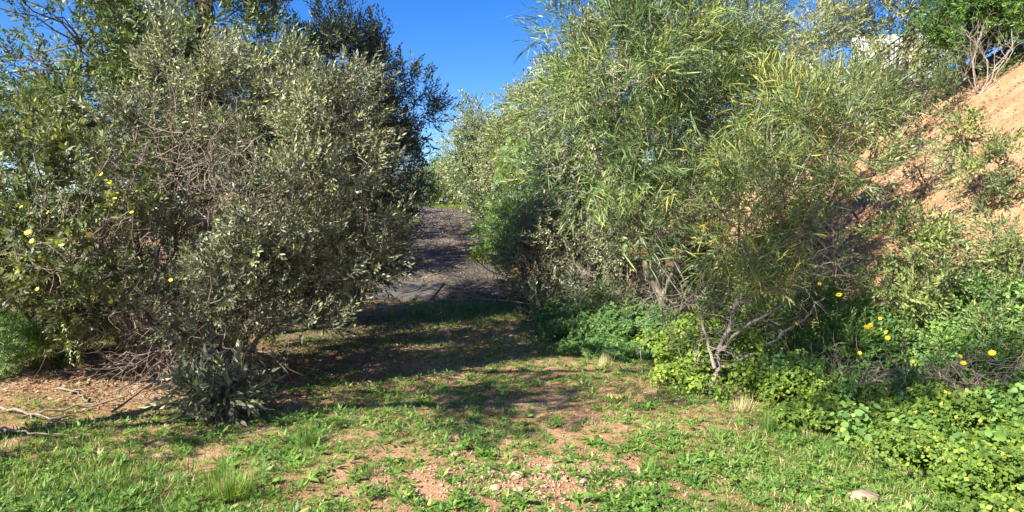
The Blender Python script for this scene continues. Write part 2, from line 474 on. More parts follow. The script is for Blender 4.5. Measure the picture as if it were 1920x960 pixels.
def rv(s=1): return rng.normal(size=3) * s
def template(kind):
    T = Tpl(); z = np.array([0, 0, 1.0])
    if kind in ('oval', 'ovalbig', 'small', 'tiny'):
        n, L, W, tw = {'oval': (14, .055, .0155, .18), 'ovalbig': (13, .078, .025, .22), 'small': (15, .034, .012, .13), 'tiny': (12, .09, .042, .35)}[kind]
        for i in range(n):
            t = (i + .5) / n; a = i * 2.4 + rng.uniform(-.5, .5)
            side = np.array([math.cos(a), math.sin(a), 0])
            d = side * (1.0 - .5 * t) + z * (.45 + .8 * t) + rv(.22)
            T.add(*lq(z * tw * t + rv(.004), d, np.cross(side, z) + rv(.35), L * rng.uniform(.7, 1.2), W * rng.uniform(.8, 1.2)))
    elif kind == 'rosette':
        for i in range(13):
            t = i / 13; a = i * 2.4
            side = np.array([math.cos(a), math.sin(a), 0])
            d = side * (1.1 - .6 * t) + z * (.35 + .6 * t) + rv(.15)
            b = z * (.02 + .10 * t)
            T.add(*lstrip(b, d, np.cross(side, z) + rv(.2), .055 * rng.uniform(.8, 1.2), .024, -.15, 2))
    elif kind == 'long':
        for i in range(11):
            t = (i + .5) / 11; a = i * 2.4 + rng.uniform(-.5, .5)
            side = np.array([math.cos(a), math.sin(a), 0])
            d = side * (.9 - .3 * t) + z * (.5 + .5 * t) + rv(.18)
            T.add(*lstrip(z * .26 * t, d, np.cross(side, z) + rv(.5), .105 * rng.uniform(.45, 1.5), .0082, rng.uniform(-.75, .3), 3))
    elif kind == 'feather':
        for j in range(5):
            a = j * 2.4 + rng.uniform(-.4, .4); side = np.array([math.cos(a), math.sin(a), 0])
            d = side + z * rng.uniform(.1, .6); d /= np.linalg.norm(d); b = z * (.03 + .035 * j)
            wv = np.cross(d, z); wv /= np.linalg.norm(wv)
            for i in range(7):
                t = (i + 1) / 7.5
                for s_ in (-1, 1):
                    l = .055 * math.sin(math.pi * min(.95, .25 + .65 * t))
                    T.add(*lq(b + d * .16 * t - z * .05 * t * t, wv * s_ + d * .5 + rv(.05), d + rv(.1), l, .013, .05))
    elif kind == 'round':
        for i in range(6):
            a = i * 2.4; side = np.array([math.cos(a), math.sin(a), 0])
            c = side * rng.uniform(.02, .08) + z * rng.uniform(.02, .12)
            T.add(*lround(None, c, z + side * .5 + rv(.3), rng.uniform(.014, .026)))
    elif kind == 'lobed':       # soft three-part leaves of the creeper
        for i in range(7):
            a = i * 2.4; side = np.array([math.cos(a), math.sin(a), 0])
            c = side * rng.uniform(.02, .07) + z * rng.uniform(.01, .11)
            n = z + side * .5 + rv(.25); n /= np.linalg.norm(n)
            u = np.cross(n, rv()); u /= np.linalg.norm(u); v = np.cross(n, u)
            for k in range(3):
                b = k * 2.09
                dd = u * math.cos(b) + v * math.sin(b)
                T.add(*lq(c, dd + rv(.1), np.cross(dd, n), rng.uniform(.024, .04), .024, .1))
    elif kind == 'grass':
        for i in range(7):
            a = rng.uniform(0, 6.28); side = np.array([math.cos(a), math.sin(a), 0])
            d = z + side * rng.uniform(.2, 2.6)
            T.add(*lq(side * rng.uniform(0, .03), d, np.cross(side, z), rng.uniform(.025, .06), .0036, .9))
    elif kind == 'weed':
        n = rng.integers(5, 9)
        for i in range(n):
            a = i * 6.28 / n + rng.uniform(-.3, .3); side = np.array([math.cos(a), math.sin(a), 0])
            d = side + z * rng.uniform(.05, .7)
            T.add(*lq(side * .004 + z * .004, d, np.cross(side, z) + rv(.2), rng.uniform(.028, .05), .012, .2))
    elif kind == 'clover':
        for i in range(5):
            a = rng.uniform(0, 6.28); rr = rng.uniform(0, .035); c = np.array([math.cos(a) * rr, math.sin(a) * rr, rng.uniform(.012, .04)])
            for k in range(3):
                b = a + k * 2.09; dd = np.array([math.cos(b), math.sin(b), rng.uniform(-.1, .4)])
                T.add(*lq(c, dd, np.cross(dd, z), .014, .013, .1))
    return T.done()

TPL = {}
def tpls(kind, n=6):
    if kind not in TPL: TPL[kind] = [template(kind) for _ in range(n)]
    return TPL[kind]

def frames(ax):
    ax = norm(np.asarray(ax, float))
    r = rng.normal(size=ax.shape)
    u = norm(np.cross(ax, r)); v = np.cross(ax, u)
    return np.stack([u, v, ax], -1)      # columns

def scatter(bag, kind, pos, ax, scale, tint, leafvar=.2, droop=0.0):
    pos = np.asarray(pos, float); N = len(pos)
    if N == 0: return
    T = tpls(kind); which = rng.integers(0, len(T), N)
    Rm = frames(ax)
    scale = np.broadcast_to(scale, N); tint = np.broadcast_to(tint, N)
    for k, t in enumerate(T):
        m = which == k
        n = int(m.sum())
        if n == 0: continue
        v = np.einsum('nij,vj->nvi', Rm[m], t.v) * scale[m][:, None, None]
        if droop:
            hd = (v[..., 0] ** 2 + v[..., 1] ** 2)
            v[..., 2] -= droop * hd
        v = v + pos[m][:, None]
        lt = tint[m][:, None] + rng.normal(size=(n, t.k)) * leafvar
        rare = rng.random((n, t.k)) < .015
        lt = np.where(rare, .99, np.clip(lt, 0, .93))
        tt = lt[:, t.id]
        V = len(t.v)
        for kk, f in t.f.items():
            ff = (f[None] + (np.arange(n) * V)[:, None, None]).reshape(-1, kk)
            bag.f.append(ff + bag.n)
        bag.v.append(v.reshape(-1, 3)); bag.t.append(tt.ravel()); bag.n += n * V

def lobe(px, py, Yd, rx, ry, dm):
    return at(px, py, Yd), np.array([rx * Yd / F, dm, ry * Yd / F])

def add_limb(root, base, end, r0, r1, mat, name='branch', K=9, bow=.1, jit=.025, up=.3, path=None):
    o = np.array(root.location)
    P = curves(base - o, end - o, K, bow, jit, up) if path is None else (np.asarray(path, float) - o)[None]
    K = P.shape[1]
    rr = np.linspace(1, 0, K) ** .8 * (r0 - r1) + r1
    rr = rr * rng.uniform(.9, 1.12, K)
    v, f = tubes(P, rr[None], 8)
    obj(name, build_mesh(name, v, [f], mat, None, True), root)
    return P[0] + o

SHRUBS = {}
DENS = 1.2
def shrub(name, label, cat, bases, lobes, kind, mat, dens=450, cl=.22, scale=1., bark='bark', r0=.03, front=.62, tint0=.45, droop=0,
          twig_frac=.12, up=.45, group=None, shell=.55, clump_n=14, mix=None, leafpart='foliage', trunk=None, sparse=1.0, bow=.06):
    global rng
    rng = np.random.default_rng(zlib.crc32(label.encode()))      # every shrub keeps its own shape whatever else changes
    bases = [np.array((b[0], b[1], float(gz(b[0], b[1])) - .03)) for b in bases]
    root = thing(name, label, cat, tuple(bases[0]), group)
    o = bases[0]
    limbs = []
    if trunk:
        tp = np.array(trunk, float)
        tp = np.stack([np.interp(np.linspace(0, 1, 14), np.linspace(0, 1, len(tp)), tp[:, k]) for k in range(3)], -1)
        tp[1:-1] += rng.normal(size=(12, 3)) * .02
        tk = add_limb(root, None, None, r0 * 2, r0 * .8, M[bark], 'trunk', path=tp)
        limbs.append(tk)
    starts = []
    for i, (c, r) in enumerate(lobes):
        if trunk:
            dd = np.linalg.norm(tk - c, axis=1) + np.maximum(0, tk[:, 2] - c[2]) * 2
            b = tk[max(2, int(np.argmin(dd)) - 2)]
        else:
            b = min(bases, key=lambda q_: abs(q_[0] - c[0]) + rng.uniform(0, .3)) + np.array((rng.normal() * .04, rng.normal() * .04, 0))
        limbs.append(add_limb(root, b, c + r * np.array((0, 0, .25)), r0 * rng.uniform(.7, 1.1), r0 * .25, M[bark], 'branch', bow=bow, up=0))
    allp = np.concatenate(limbs)
    lp = limbs[1:] if trunk else limbs
    bag = Bag(); P_all, A_all, C_all, Ct = [], [], [], []
    for (c, r), L in zip(lobes, lp):
        area = math.pi * r[0] * r[2]
        nsp = int(area * dens * sparse * DENS)
        clump_m = int(clump_n * 1.9); nc = max(4, nsp // clump_m)
        d = norm(rng.normal(size=(nc, 3)))
        flip = (d[:, 1] > 0) & (rng.random(nc) < front)
        d[flip, 1] *= -1
        lump = .58 + .45 * vnoise(d[:, 0] * 2.5 + c[0] * 5, d[:, 2] * 2.5 + c[2] * 5, 91) + .42 * vnoise(d[:, 0] * 6 + c[1] * 5, d[:, 2] * 6 + c[0] * 5, 93)
        f = rng.uniform(shell, 1.06, nc) ** .7 * lump
        cp = c + d * r * f[:, None]
        g = gz(cp[:, 0], cp[:, 1])
        low = (cp[:, 2] < g + .12) & (cp[:, 2] > g - .6)
        cp[low, 2] = g[low] + rng.uniform(.1, .3, int(low.sum()))
        ok = cp[:, 2] > g + .04
        cp, d = cp[ok], d[ok]
        nc = len(cp)
        if nc == 0: continue
        outw = norm(d / r)
        ct = tint0 + rng.normal(size=nc) * .17
        src = L[np.clip(rng.integers(len(L) // 3, len(L), nc), 0, len(L) - 1)]
        Pb = curves(src, cp, 6, .10, .03, .2)
        v, q_ = tubes(Pb - o, np.linspace(.45, .12, 6)[None] * np.full((nc, 1), r0 * .42) + .0012, 3)
        bag_t = extra_bag.setdefault(name, [])
        C_all.append((v, q_))
        m = np.maximum(3, (clump_m * rng.uniform(.35, 1.7, nc)).astype(int))
        ii = np.repeat(np.arange(nc), m)
        off = rng.normal(size=(len(ii), 3)) * cl * .38 * rng.uniform(.6, 1.5, nc)[ii][:, None]
        sp = cp[ii] + off
        ax = outw[ii] * .8 + norm(off) * .6 + np.array((0, 0, up)) + rng.normal(size=off.shape) * .45
        g = gz(sp[:, 0], sp[:, 1]); ok = sp[:, 2] > g + .02
        sp, ax, ii = sp[ok], ax[ok], ii[ok]
        P_all.append(sp); A_all.append(ax); Ct.append(ct[ii] + rng.normal(size=len(ii)) * .08)
        tf = rng.random(len(sp)) < twig_frac
        if tf.any():
            Pt = curves(cp[ii][tf], sp[tf] + norm(ax[tf]) * .06 * scale, 3, .1, 0)
            v, q_ = tubes(Pt - o, np.array([[.0035, .0025, .0012]]) * np.full((len(Pt), 1), 1.0) * max(1, scale * .9), 3)
            C_all.append((v, q_))
    if not P_all: print('EMPTY', label)
    P_ = np.concatenate(P_all); A_ = np.concatenate(A_all); T_ = np.concatenate(Ct)
    sc = scale * 1.06 * rng.uniform(.72, 1.3, len(P_))
    scatter(bag, kind, P_ - o, A_, sc, T_, droop=droop)
    fo = obj(leafpart, bag.mesh(leafpart, M[mat]), root); fo['kind'] = 'stuff'
    tb = Bag()
    for v, q_ in C_all: tb.add(v, q_)
    to = obj('twigs', tb.mesh('twigs', M[bark], True), root); to['kind'] = 'stuff'
    if mix:
        k2, m2, fr = mix
        s = rng.random(len(P_)) < fr
        b2 = Bag(); scatter(b2, k2, P_[s] - o + rng.normal(size=(int(s.sum()), 3)) * .05, A_[s], sc[s], T_[s])
        o2 = obj('foliage', b2.mesh('foliage', M[m2]), root); o2['kind'] = 'stuff'
        o2['label'] = 'second, differently coloured leaves'
    SHRUBS[name] = root
    return root
extra_bag = {}

def dead_twigs(root, c, r, n, L=.5, rad=.005, mat='deadwood', name='dead_twigs', updir=(0, 0, .3), K=7, bow=.18, forks=2):
    o = np.array(root.location) if root else np.zeros(3)
    c = np.asarray(c, float); r = np.asarray(r, float)
    A = c + norm(rng.normal(size=(n, 3))) * rng.uniform(0, 1, (n, 1)) ** .5 * r
    d = norm(rng.normal(size=(n, 3)) + np.array(updir))
    ln = L * rng.uniform(.5, 1.4, (n, 1))
    B = A + d * ln
    P = curves(A, B, K, bow, .03)
    tb = Bag()
    rr = np.linspace(1, .3, K)[None] * rng.uniform(.6, 1.5, (n, 1)) * rad
    v, q_ = tubes(P - o, rr, 4); tb.add(v, q_)
    for _ in range(forks):
        k = rng.integers(1, K - 1, n); st = P[np.arange(n), k]
        d2 = norm(d + rng.normal(size=(n, 3)) * .7)
        P2 = curves(st, st + d2 * ln * .55, 5, .15, .03)
        v, q_ = tubes(P2 - o, np.linspace(.7, .2, 5)[None] * rad * np.ones((n, 1)), 3); tb.add(v, q_)
    return tb.mesh(name, M[mat], True)

def thicket(name, label, cat, base, spec, mat='deadwood', group=None):
    """a bare, dead bush: stems fan out of the base and fork"""
    b = np.array((base[0], base[1], float(gz(*base[:2]))))
    root = thing(name, label, cat, tuple(b), group)
    for (ex, ey, ez, r) in spec:
        e = b + np.array((ex, ey, ez))
        st = b + np.array((rng.normal() * .04, rng.normal() * .04, -.03))
        P = add_limb(root, st, e, r, r * .3, M[mat], 'branch', 8, .08, .02, .2)
        n = 7
        k = rng.integers(2, 7, n); s = P[k]; d = norm((e - b)[None] + rng.normal(size=(n, 3)) * np.linalg.norm(e - b) * .45)
        Pb = curves(s, s + d * np.linalg.norm(e - b) * rng.uniform(.25, .6, (n, 1)), 6, .1, .03)
        tb = Bag(); v, q_ = tubes(Pb - b, np.linspace(.5, .15, 6)[None] * r * np.ones((n, 1)), 4); tb.add(v, q_)
        n2 = 26
        j = rng.integers(0, n, n2); kk = rng.integers(1, 6, n2); s = Pb[j, kk]
        d = norm(d[j] + rng.normal(size=(n2, 3)) * .6)
        v, q_ = tubes(curves(s, s + d * .28 * rng.uniform(.5, 1.4, (n2, 1)) * np.linalg.norm(e - b), 5, .12, .03) - b, np.linspace(.28, .1, 5)[None] * r * np.ones((n2, 1)), 3); tb.add(v, q_)
        t = obj('twigs', tb.mesh('twigs', M[mat], True), root)
        t['kind'] = 'stuff'
    return root

# ================================================================== LEFT SIDE
big = shrub('olive_leaved_shrub', 'big grey-green shrub with twisted brown stems on the left mound', 'shrub',
      [(-3.50, 6.65), (-3.32, 6.7), (-3.42, 6.85)],
      [lobe(610, 340, 7.4, 95, 95, .6), lobe(520, 430, 7.0, 100, 75, .6), lobe(590, 500, 6.9, 110, 80, .5), lobe(440, 520, 6.6, 100, 70, .5), lobe(300, 480, 6.7, 90, 70, .5), lobe(640, 230, 8.1, 90, 90, .8),
       lobe(500, 240, 7.9, 90, 75, .7), lobe(380, 170, 8.0, 110, 80, .7), lobe(260, 260, 7.6, 100, 70, .6), lobe(400, 610, 6.5, 80, 40, .4), lobe(540, 610, 6.6, 90, 50, .45), lobe(670, 450, 7.5, 80, 90, .6), lobe(240, 580, 6.6, 60, 45, .4), lobe(320, 380, 7.6, 90, 60, .5), lobe(470, 330, 8.0, 80, 60, .5), lobe(560, 150, 8.4, 90, 70, .6), lobe(210, 380, 7.4, 70, 60, .5)],
      'oval', 'olive', dens=440, cl=.24, bark='bark', r0=.042, mix=('oval', 'pale', .05), tint0=.5)
dt = obj('dead_twigs', dead_twigs(big, at(370, 350, 6.9), (.95, .4, .75), 100, .55, .005), big); dt['kind'] = 'stuff'
dt = obj('dead_twigs', dead_twigs(big, at(470, 400, 6.9), (1.5, .5, 1.2), 160, .35, .004), big); dt['kind'] = 'stuff'
dt = obj('dead_twigs', dead_twigs(big, at(330, 660, 6.4), (.7, .35, .25), 90, .45, .005), big); dt['kind'] = 'stuff'
dt = obj('dead_twigs', dead_twigs(big, at(360, 610, 6.5), (.95, .4, .4), 150, .5, .0055, updir=(0, 0, -.1)), big); dt['kind'] = 'stuff'

shrub('tall_tree', 'tall dark tree with a straight brown trunk behind the big grey-green shrub', 'tree',
      [(-4.4, 9.6)],
      [lobe(400, 70, 9.4, 190, 130, 1.3), lobe(150, 120, 9.4, 190, 150, 1.2), lobe(530, 120, 10, 90, 115, 1.1), lobe(60, 300, 9.4, 110, 90, .9),
       lobe(250, 230, 9.6, 150, 100, 1.0), lobe(330, -150, 9.6, 260, 120, 1.4), lobe(450, 300, 10, 140, 120, 1.0)],
      'ovalbig', 'tall', dens=185, cl=.36, scale=1.05, r0=.075, tint0=.45, front=.5,
      trunk=[(-4.4, 9.6, -.1), (-4.45, 9.6, 2.5), (-4.38, 9.65, 4.6), (-4.3, 9.6, 6.3)], clump_n=12)

shrub('dark_shrub', 'dark dense shrub leaning over the left edge of the driveway', 'shrub',
      [(-3.0, 11.3), (-2.8, 11.6), (-3.3, 11.2)],
      [lobe(640, 160, 10.4, 85, 100, 1.0), lobe(715, 140, 11, 42, 75, .7), lobe(735, 215, 11.2, 85, 62, .8), lobe(740, 300, 11.1, 50, 45, .6), lobe(690, 310, 11, 95, 85, .9),
       lobe(680, 410, 11, 85, 80, .9), lobe(650, 490, 10.6, 90, 55, .7), lobe(560, 560, 9.2, 100, 55, .7), lobe(560, 300, 10.4, 120, 160, .8), lobe(660, 70, 10.6, 40, 45, .5)],
      'oval', 'dark', dens=270, cl=.3, scale=1.3, r0=.035, bow=.015, tint0=.45, clump_n=13, mix=('oval', 'pale', .04))

shrub('dark_shrub', 'dark shrub farther up beside the driveway, behind the leaning one', 'shrub',
      [(-4.3, 17.5)], [lobe(715, 330, 17, 60, 60, 1.3), lobe(745, 375, 18.5, 42, 38, 1.2), lobe(690, 400, 16.5, 70, 60, 1.2)],
      'oval', 'dark', dens=110, cl=.4, scale=1.9, r0=.05, clump_n=12)

shrub('dark_shrub', 'tall shrub shading the upper driveway from its left side', 'shrub',  # added row, hidden behind nearer bushes, to cast shade on the driveway
      [(-4.9, 20.5), (-5.6, 24)], [lobe(640, 300, 20, 50, 90, 1.4), lobe(690, 320, 23, 40, 60, 1.6), lobe(600, 250, 19, 50, 90, 1.4), lobe(560, 300, 21, 60, 90, 1.5), lobe(710, 355, 27, 35, 35, 1.6)],
      'tiny', 'dark', dens=60, cl=.45, scale=1.0, r0=.05, clump_n=9)
flow = shrub('yellow_flowered_shrub', 'fleshy green shrub with yellow flowers at the left edge', 'shrub',
      [(-5.2, 7.0), (-5.0, 7.2)],
      [lobe(110, 450, 6.1, 120, 95, .6), lobe(50, 350, 6.4, 100, 100, .6), lobe(190, 350, 6.5, 85, 70, .45), lobe(120, 540, 6.3, 90, 50, .45), lobe(-60, 480, 6.3, 120, 120, .6), lobe(60, 230, 6.9, 60, 40, .4), lobe(180, 600, 6.6, 60, 40, .35)],
      'rosette', 'bitou', dens=240, cl=.22, r0=.022, clump_n=9, mix=('small', 'olive', .35))
dt = obj('dead_twigs', dead_twigs(flow, at(120, 480, 5.9), (.7, .3, .5), 60, .4, .005), flow); dt['kind'] = 'stuff'

shrub('feathery_shrub', 'bright green feathery shrub low at the left edge', 'shrub',
      [(-6.3, 8.6), (-5.8, 8.8)],
      [lobe(50, 600, 6.9, 90, 60, .5), lobe(140, 610, 7.3, 70, 60, .5), lobe(30, 660, 6.8, 70, 35, .4), lobe(60, 570, 8.2, 110, 90, .8), lobe(160, 560, 8.7, 90, 80, .7), lobe(-50, 600, 8.0, 120, 110, .8), lobe(20, 660, 8.0, 90, 35, .5), lobe(60, 420, 9, 120, 90, .8)],
      'feather', 'feather', dens=100, cl=.25, scale=.85, r0=.02, clump_n=8)

shrub('low_grey_shrub', 'low pale grey-green bush on the litter mound', 'shrub',
      [(-4.7, 7.5)], [lobe(170, 675, 7.3, 62, 30, .3), lobe(220, 650, 7.5, 35, 22, .25), lobe(120, 700, 7.1, 35, 18, .25)],
      'small', 'pale', dens=700, cl=.12, r0=.010, clump_n=10)

sap = shrub('young_sapling', 'young broad-leaved sapling in front of the twisted stems', 'sapling',
      [(-2.55, 5.75), (-2.45, 5.8)], [lobe(420, 760, 5.65, 42, 30, .2), lobe(405, 795, 5.5, 42, 14, .2), lobe(440, 715, 5.8, 20, 20, .12)],
      'ovalbig', 'olive', dens=330, cl=.16, r0=.008, clump_n=6, scale=1.05, tint0=.28)

# tall tree standing outside the left of the frame, whose shade falls across the grass
def shade_from(gx, gy, h):
    k = h * math.cos(R(SUN_EL)) / math.sin(R(SUN_EL))
    return np.array((gx + sun_h[0] * k, gy + sun_h[1] * k, h))
shrub('roadside_tree', 'tall leafy tree standing just left of the picture', 'tree',
      [(-6.3, 3.2)],
      [(shade_from(-.9, 5.9, 3.6), np.array((1.1, .6, .45))), (shade_from(.5, 6.1, 3.8), np.array((1.0, .55, .4))), (shade_from(-.2, 6.6, 4.2), np.array((.8, .5, .4))), (shade_from(-3.1, 4.8, 1.7), np.array((.6, .5, .35))),
       (shade_from(3.3, 6.5, 6.6), np.array((.9, .6, .5))), (shade_from(4.3, 6.0, 7.0), np.array((.9, .6, .5))), (shade_from(3.9, 7.4, 6.0), np.array((1.1, .6, .5)))],
      'ovalbig', 'tall', dens=130, cl=.3, r0=.06, front=0,
      trunk=[(-6.3, 3.2, -.1), (-6.2, 3.25, 1.6), (-6.1, 3.3, 3.4), (-5.8, 3.3, 5.2), (-5.6, 3.3, 6.6)], clump_n=10)

shrub('background_bush', 'mass of dull green bush closing the view behind the tall dark tree', 'bush',
      [(-9, 15), (-6, 15), (-11, 14)],
      [lobe(80, 330, 14, 170, 110, 1.3), lobe(300, 380, 14.5, 150, 130, 1.3), lobe(480, 400, 15, 120, 120, 1.3), lobe(100, 500, 14, 180, 100, 1.3), lobe(350, 520, 14.5, 160, 80, 1.2), lobe(560, 450, 15, 100, 100, 1.2), lobe(200, 180, 15, 150, 90, 1.2), lobe(480, 200, 15, 130, 110, 1.2), lobe(620, 350, 16, 70, 110, 1.2)],
      'tiny', 'tall', dens=48, cl=.5, scale=.85, r0=.05, clump_n=8, tint0=.35)

# ================================================================== CENTRE / FAR
def far_shrub(name, label, base, lobes, kind='tiny', mat='midgreen', dens=30, scale=1., **k):
    return shrub(name, label, k.pop('cat', 'shrub'), base, lobes, kind, M and mat, dens=dens, cl=.5, scale=scale, r0=k.pop('r0', .05), clump_n=8, twig_frac=.15, **k)

far_shrub('hedge_shrub', 'yellow-green bush at the top end of the driveway', [(-3.0, 35)], [lobe(850, 352, 34.5, 32, 26, 1.5), lobe(880, 345, 35.5, 34, 34, 1.5), lobe(840, 372, 34, 30, 14, .8), lobe(880, 376, 34, 30, 14, .8)], mat='yellowgreen', dens=130, scale=1.2)
far_shrub('hedge_shrub', 'dull green bush left of the yellow-green one at the driveway top', [(-4.6, 35)], [lobe(800, 355, 34, 28, 24, 1.3), lobe(785, 345, 35, 26, 20, 1.2), lobe(800, 376, 34, 30, 14, .8), lobe(765, 372, 34, 30, 18, .8)], mat='tall', dens=130, scale=1.2)
far_shrub('hedge_shrub', 'dark green pointed bush beyond the driveway top', [(-4.1, 37)], [lobe(818, 332, 37, 14, 22, .8)], mat='midgreen', dens=150, scale=1.2)
far_shrub('airy_tree', 'thin airy tree against the sky beyond the driveway', [(-3.9, 41)], [lobe(830, 300, 41, 26, 18, 1.2), lobe(812, 318, 41, 18, 12, 1)], mat='pale', dens=25, scale=.8, cat='tree')
far_shrub('hedge_shrub', 'bushy shrub far left at the driveway top, half hidden by dark shrubs', [(-6.5, 34)], [lobe(740, 360, 33, 34, 26, 1.5), lobe(700, 350, 33, 34, 36, 1.5)], mat='tall', dens=120, scale=1.2)
thk = thicket('dry_bush', 'reddish brown dry bush at the top of the driveway', 'shrub', (-2.2, 33.3), [(rng.normal() * .6, rng.normal() * .3, rng.uniform(.9, 1.7), .03) for _ in range(9)], 'bark')

far_shrub('roadside_shrub', 'tall grey-green shrub on the right of the upper driveway', [(-1.0, 24)],
          [lobe(885, 275, 23, 34, 45, 1.2), lobe(915, 320, 22.5, 45, 45, 1.2), lobe(925, 385, 21.5, 36, 40, 1.0), lobe(880, 345, 25, 28, 28, 1.0), lobe(880, 235, 24, 18, 24, .6), lobe(860, 320, 26, 24, 30, 1), lobe(945, 430, 20, 30, 25, .8), lobe(960, 280, 23, 45, 45, 1)],
          'tiny', 'olive', dens=210, scale=.9, mix=('tiny', 'midgreen', .3), tint0=.6)
far_shrub('roadside_shrub', 'pale yellowish shrub against the sky right of the driveway', [(.6, 20)],
          [lobe(985, 215, 19, 45, 45, 1.1), lobe(1040, 190, 18.5, 55, 60, 1.2), lobe(1000, 290, 18.5, 60, 45, 1.1), lobe(950, 300, 20, 40, 45, 1.0), lobe(965, 250, 20, 25, 25, .8)],
          'tiny', 'pale', dens=230, scale=.8, tint0=.62)
shrub('feathery_shrub', 'bright green feathery shrub right of the driveway', 'shrub',
      [(.35, 15.2), (.6, 15.4)],
      [lobe(1000, 330, 14.8, 42, 60, .7), lobe(985, 400, 14.4, 48, 50, .7), lobe(1035, 370, 14.6, 45, 60, .7), lobe(960, 440, 14, 34, 32, .5), lobe(1005, 470, 13.6, 45, 40, .5)],
      'feather', 'feather', dens=85, cl=.4, scale=1.5, r0=.025, clump_n=7, tint0=.6)
shrub('broadleaf_shrub', 'low broad-leaved shrub at the right edge of the driveway', 'shrub',
      [(-.2, 17.5)], [lobe(935, 440, 17, 26, 28, .5), lobe(925, 405, 18.5, 24, 30, .6)],
      'oval', 'midgreen', dens=130, cl=.3, scale=1.7, r0=.02, clump_n=8)
shrub('verge_plant', 'bright yellow-green leafy plant on the driveway verge', 'plant',
      [(-.35, 14.7)], [lobe(925, 478, 14.6, 24, 12, .3), lobe(950, 484, 14.4, 20, 12, .3)],
      'lobed', 'creeper', dens=260, cl=.16, scale=1.3, r0=.008, clump_n=6, tint0=.8)
thicket('bramble_thicket', 'tangle of dead grey stems beside the right edge of the driveway', 'thicket', (1.1, 12.2),
        [(rng.normal() * .9, rng.normal() * .5 - .3, rng.uniform(.5, 1.7), .014) for _ in range(22)])
bt = thicket('bramble_thicket', 'tangle of dead grey stems under the leaning acacia trunk', 'thicket', (1.9, 10.6),
        [(rng.normal() * .7, rng.normal() * .4, rng.uniform(.4, 1.5), .013) for _ in range(14)])
shrub('mixed_shrub', 'dull olive shrub growing through the dead stems', 'shrub',
      [(1.5, 13), (1.1, 13.2)],
      [lobe(1120, 575, 10.4, 80, 30, .4), lobe(1040, 565, 11.4, 60, 30, .4), lobe(1080, 300, 12.5, 70, 60, .7), lobe(1040, 450, 12.3, 70, 60, .6), lobe(1160, 440, 11.5, 80, 60, .6), lobe(1080, 440, 12.8, 85, 75, .8), lobe(1010, 520, 12.4, 55, 50, .5), lobe(1130, 520, 12, 90, 60, .6), lobe(1120, 360, 13, 90, 70, .8)],
      'small', 'olive', dens=260, cl=.26, scale=1.9, r0=.02, clump_n=8, sparse=.8)

# ================================================================== RIGHT SIDE
shrub('olive_shrub', 'greyish shrub filling the space behind the right-hand acacias', 'shrub',
      [(3.0, 13.5), (4.2, 13.2), (2.4, 13.8)],
      [lobe(1130, 220, 13.2, 110, 110, 1.1), lobe(1270, 200, 13, 130, 130, 1.1), lobe(1400, 220, 13, 120, 120, 1.1), lobe(1220, 380, 12.6, 120, 90, 1.0), lobe(1380, 380, 12.2, 120, 90, 1.0), lobe(1200, 80, 13.4, 110, 90, 1.0), lobe(1340, 80, 13.4, 120, 90, 1.0), lobe(1060, 330, 13.6, 80, 90, .9)],
      'oval', 'olive', dens=140, cl=.34, scale=1.7, r0=.045, clump_n=11, tint0=.62, mix=('oval', 'pale', .12))

aca = shrub('narrow_leaved_acacia', 'large acacia with long narrow leaves and leaning grey trunk', 'tree',
      [(2.35, 9.6)],
      [lobe(1080, 200, 9.2, 70, 70, .6), lobe(1100, 330, 9.0, 70, 70, .6), lobe(1100, 60, 8.9, 80, 80, .7), lobe(1150, 160, 8.6, 110, 90, .8), lobe(1250, 90, 8.9, 120, 110, .9), lobe(1360, 90, 9.2, 90, 110, .8), lobe(1200, 290, 8.6, 110, 90, .8),
       lobe(1320, 240, 8.8, 100, 90, .8), lobe(1180, 420, 8.5, 75, 50, .5), lobe(1230, -60, 9, 170, 80, .9), lobe(1400, 200, 9.2, 60, 80, .7)],
      'long', 'acacia', dens=150, mix=('small', 'olive', .3), scale=1.25, cl=.3, r0=.042, bark='greybark', tint0=.5, droop=.5, clump_n=9, up=.5, shell=.45,
      trunk=[at(1262, 608, 9.5), at(1240, 560, 9.4), at(1222, 520, 9.3), at(1208, 470, 9.2), at(1195, 400, 9.1), at(1190, 300, 9.0)])
for (a, b) in [((1222, 520), (1290, 300)), ((1240, 560), (1370, 330)), ((1205, 450), (1110, 180)), ((1215, 500), (1250, 150))]:
    add_limb(aca, at(*a, 9.25), at(*b, 8.7), .028, .010, M['greybark'], 'branch')

ac2 = shrub('narrow_leaved_acacia', 'yellowish acacia with grey limbs reaching right over the undergrowth', 'tree',
      [(1.95, 6.9)],
      [lobe(1430, 330, 7.0, 90, 70, .55), lobe(1540, 250, 7.1, 85, 60, .5), lobe(1375, 430, 6.9, 75, 60, .5), lobe(1580, 330, 7.3, 50, 45, .4), lobe(1600, 210, 7.2, 50, 35, .35), lobe(1430, 460, 6.8, 60, 40, .4), lobe(1450, 230, 7.8, 80, 60, .5), lobe(1390, 530, 6.9, 60, 30, .3), lobe(1345, 350, 7.1, 70, 40, .4)],
      'long', 'acacia_y', dens=205, mix=('small', 'olive', .25), scale=1.1, cl=.24, r0=.015, bark='greybark', tint0=.5, droop=.5, clump_n=8, up=.4, shell=.4,
      trunk=[at(1330, 748, 6.85), at(1345, 660, 6.85), at(1375, 580, 6.9), at(1450, 490, 6.95), at(1500, 400, 7.05)])
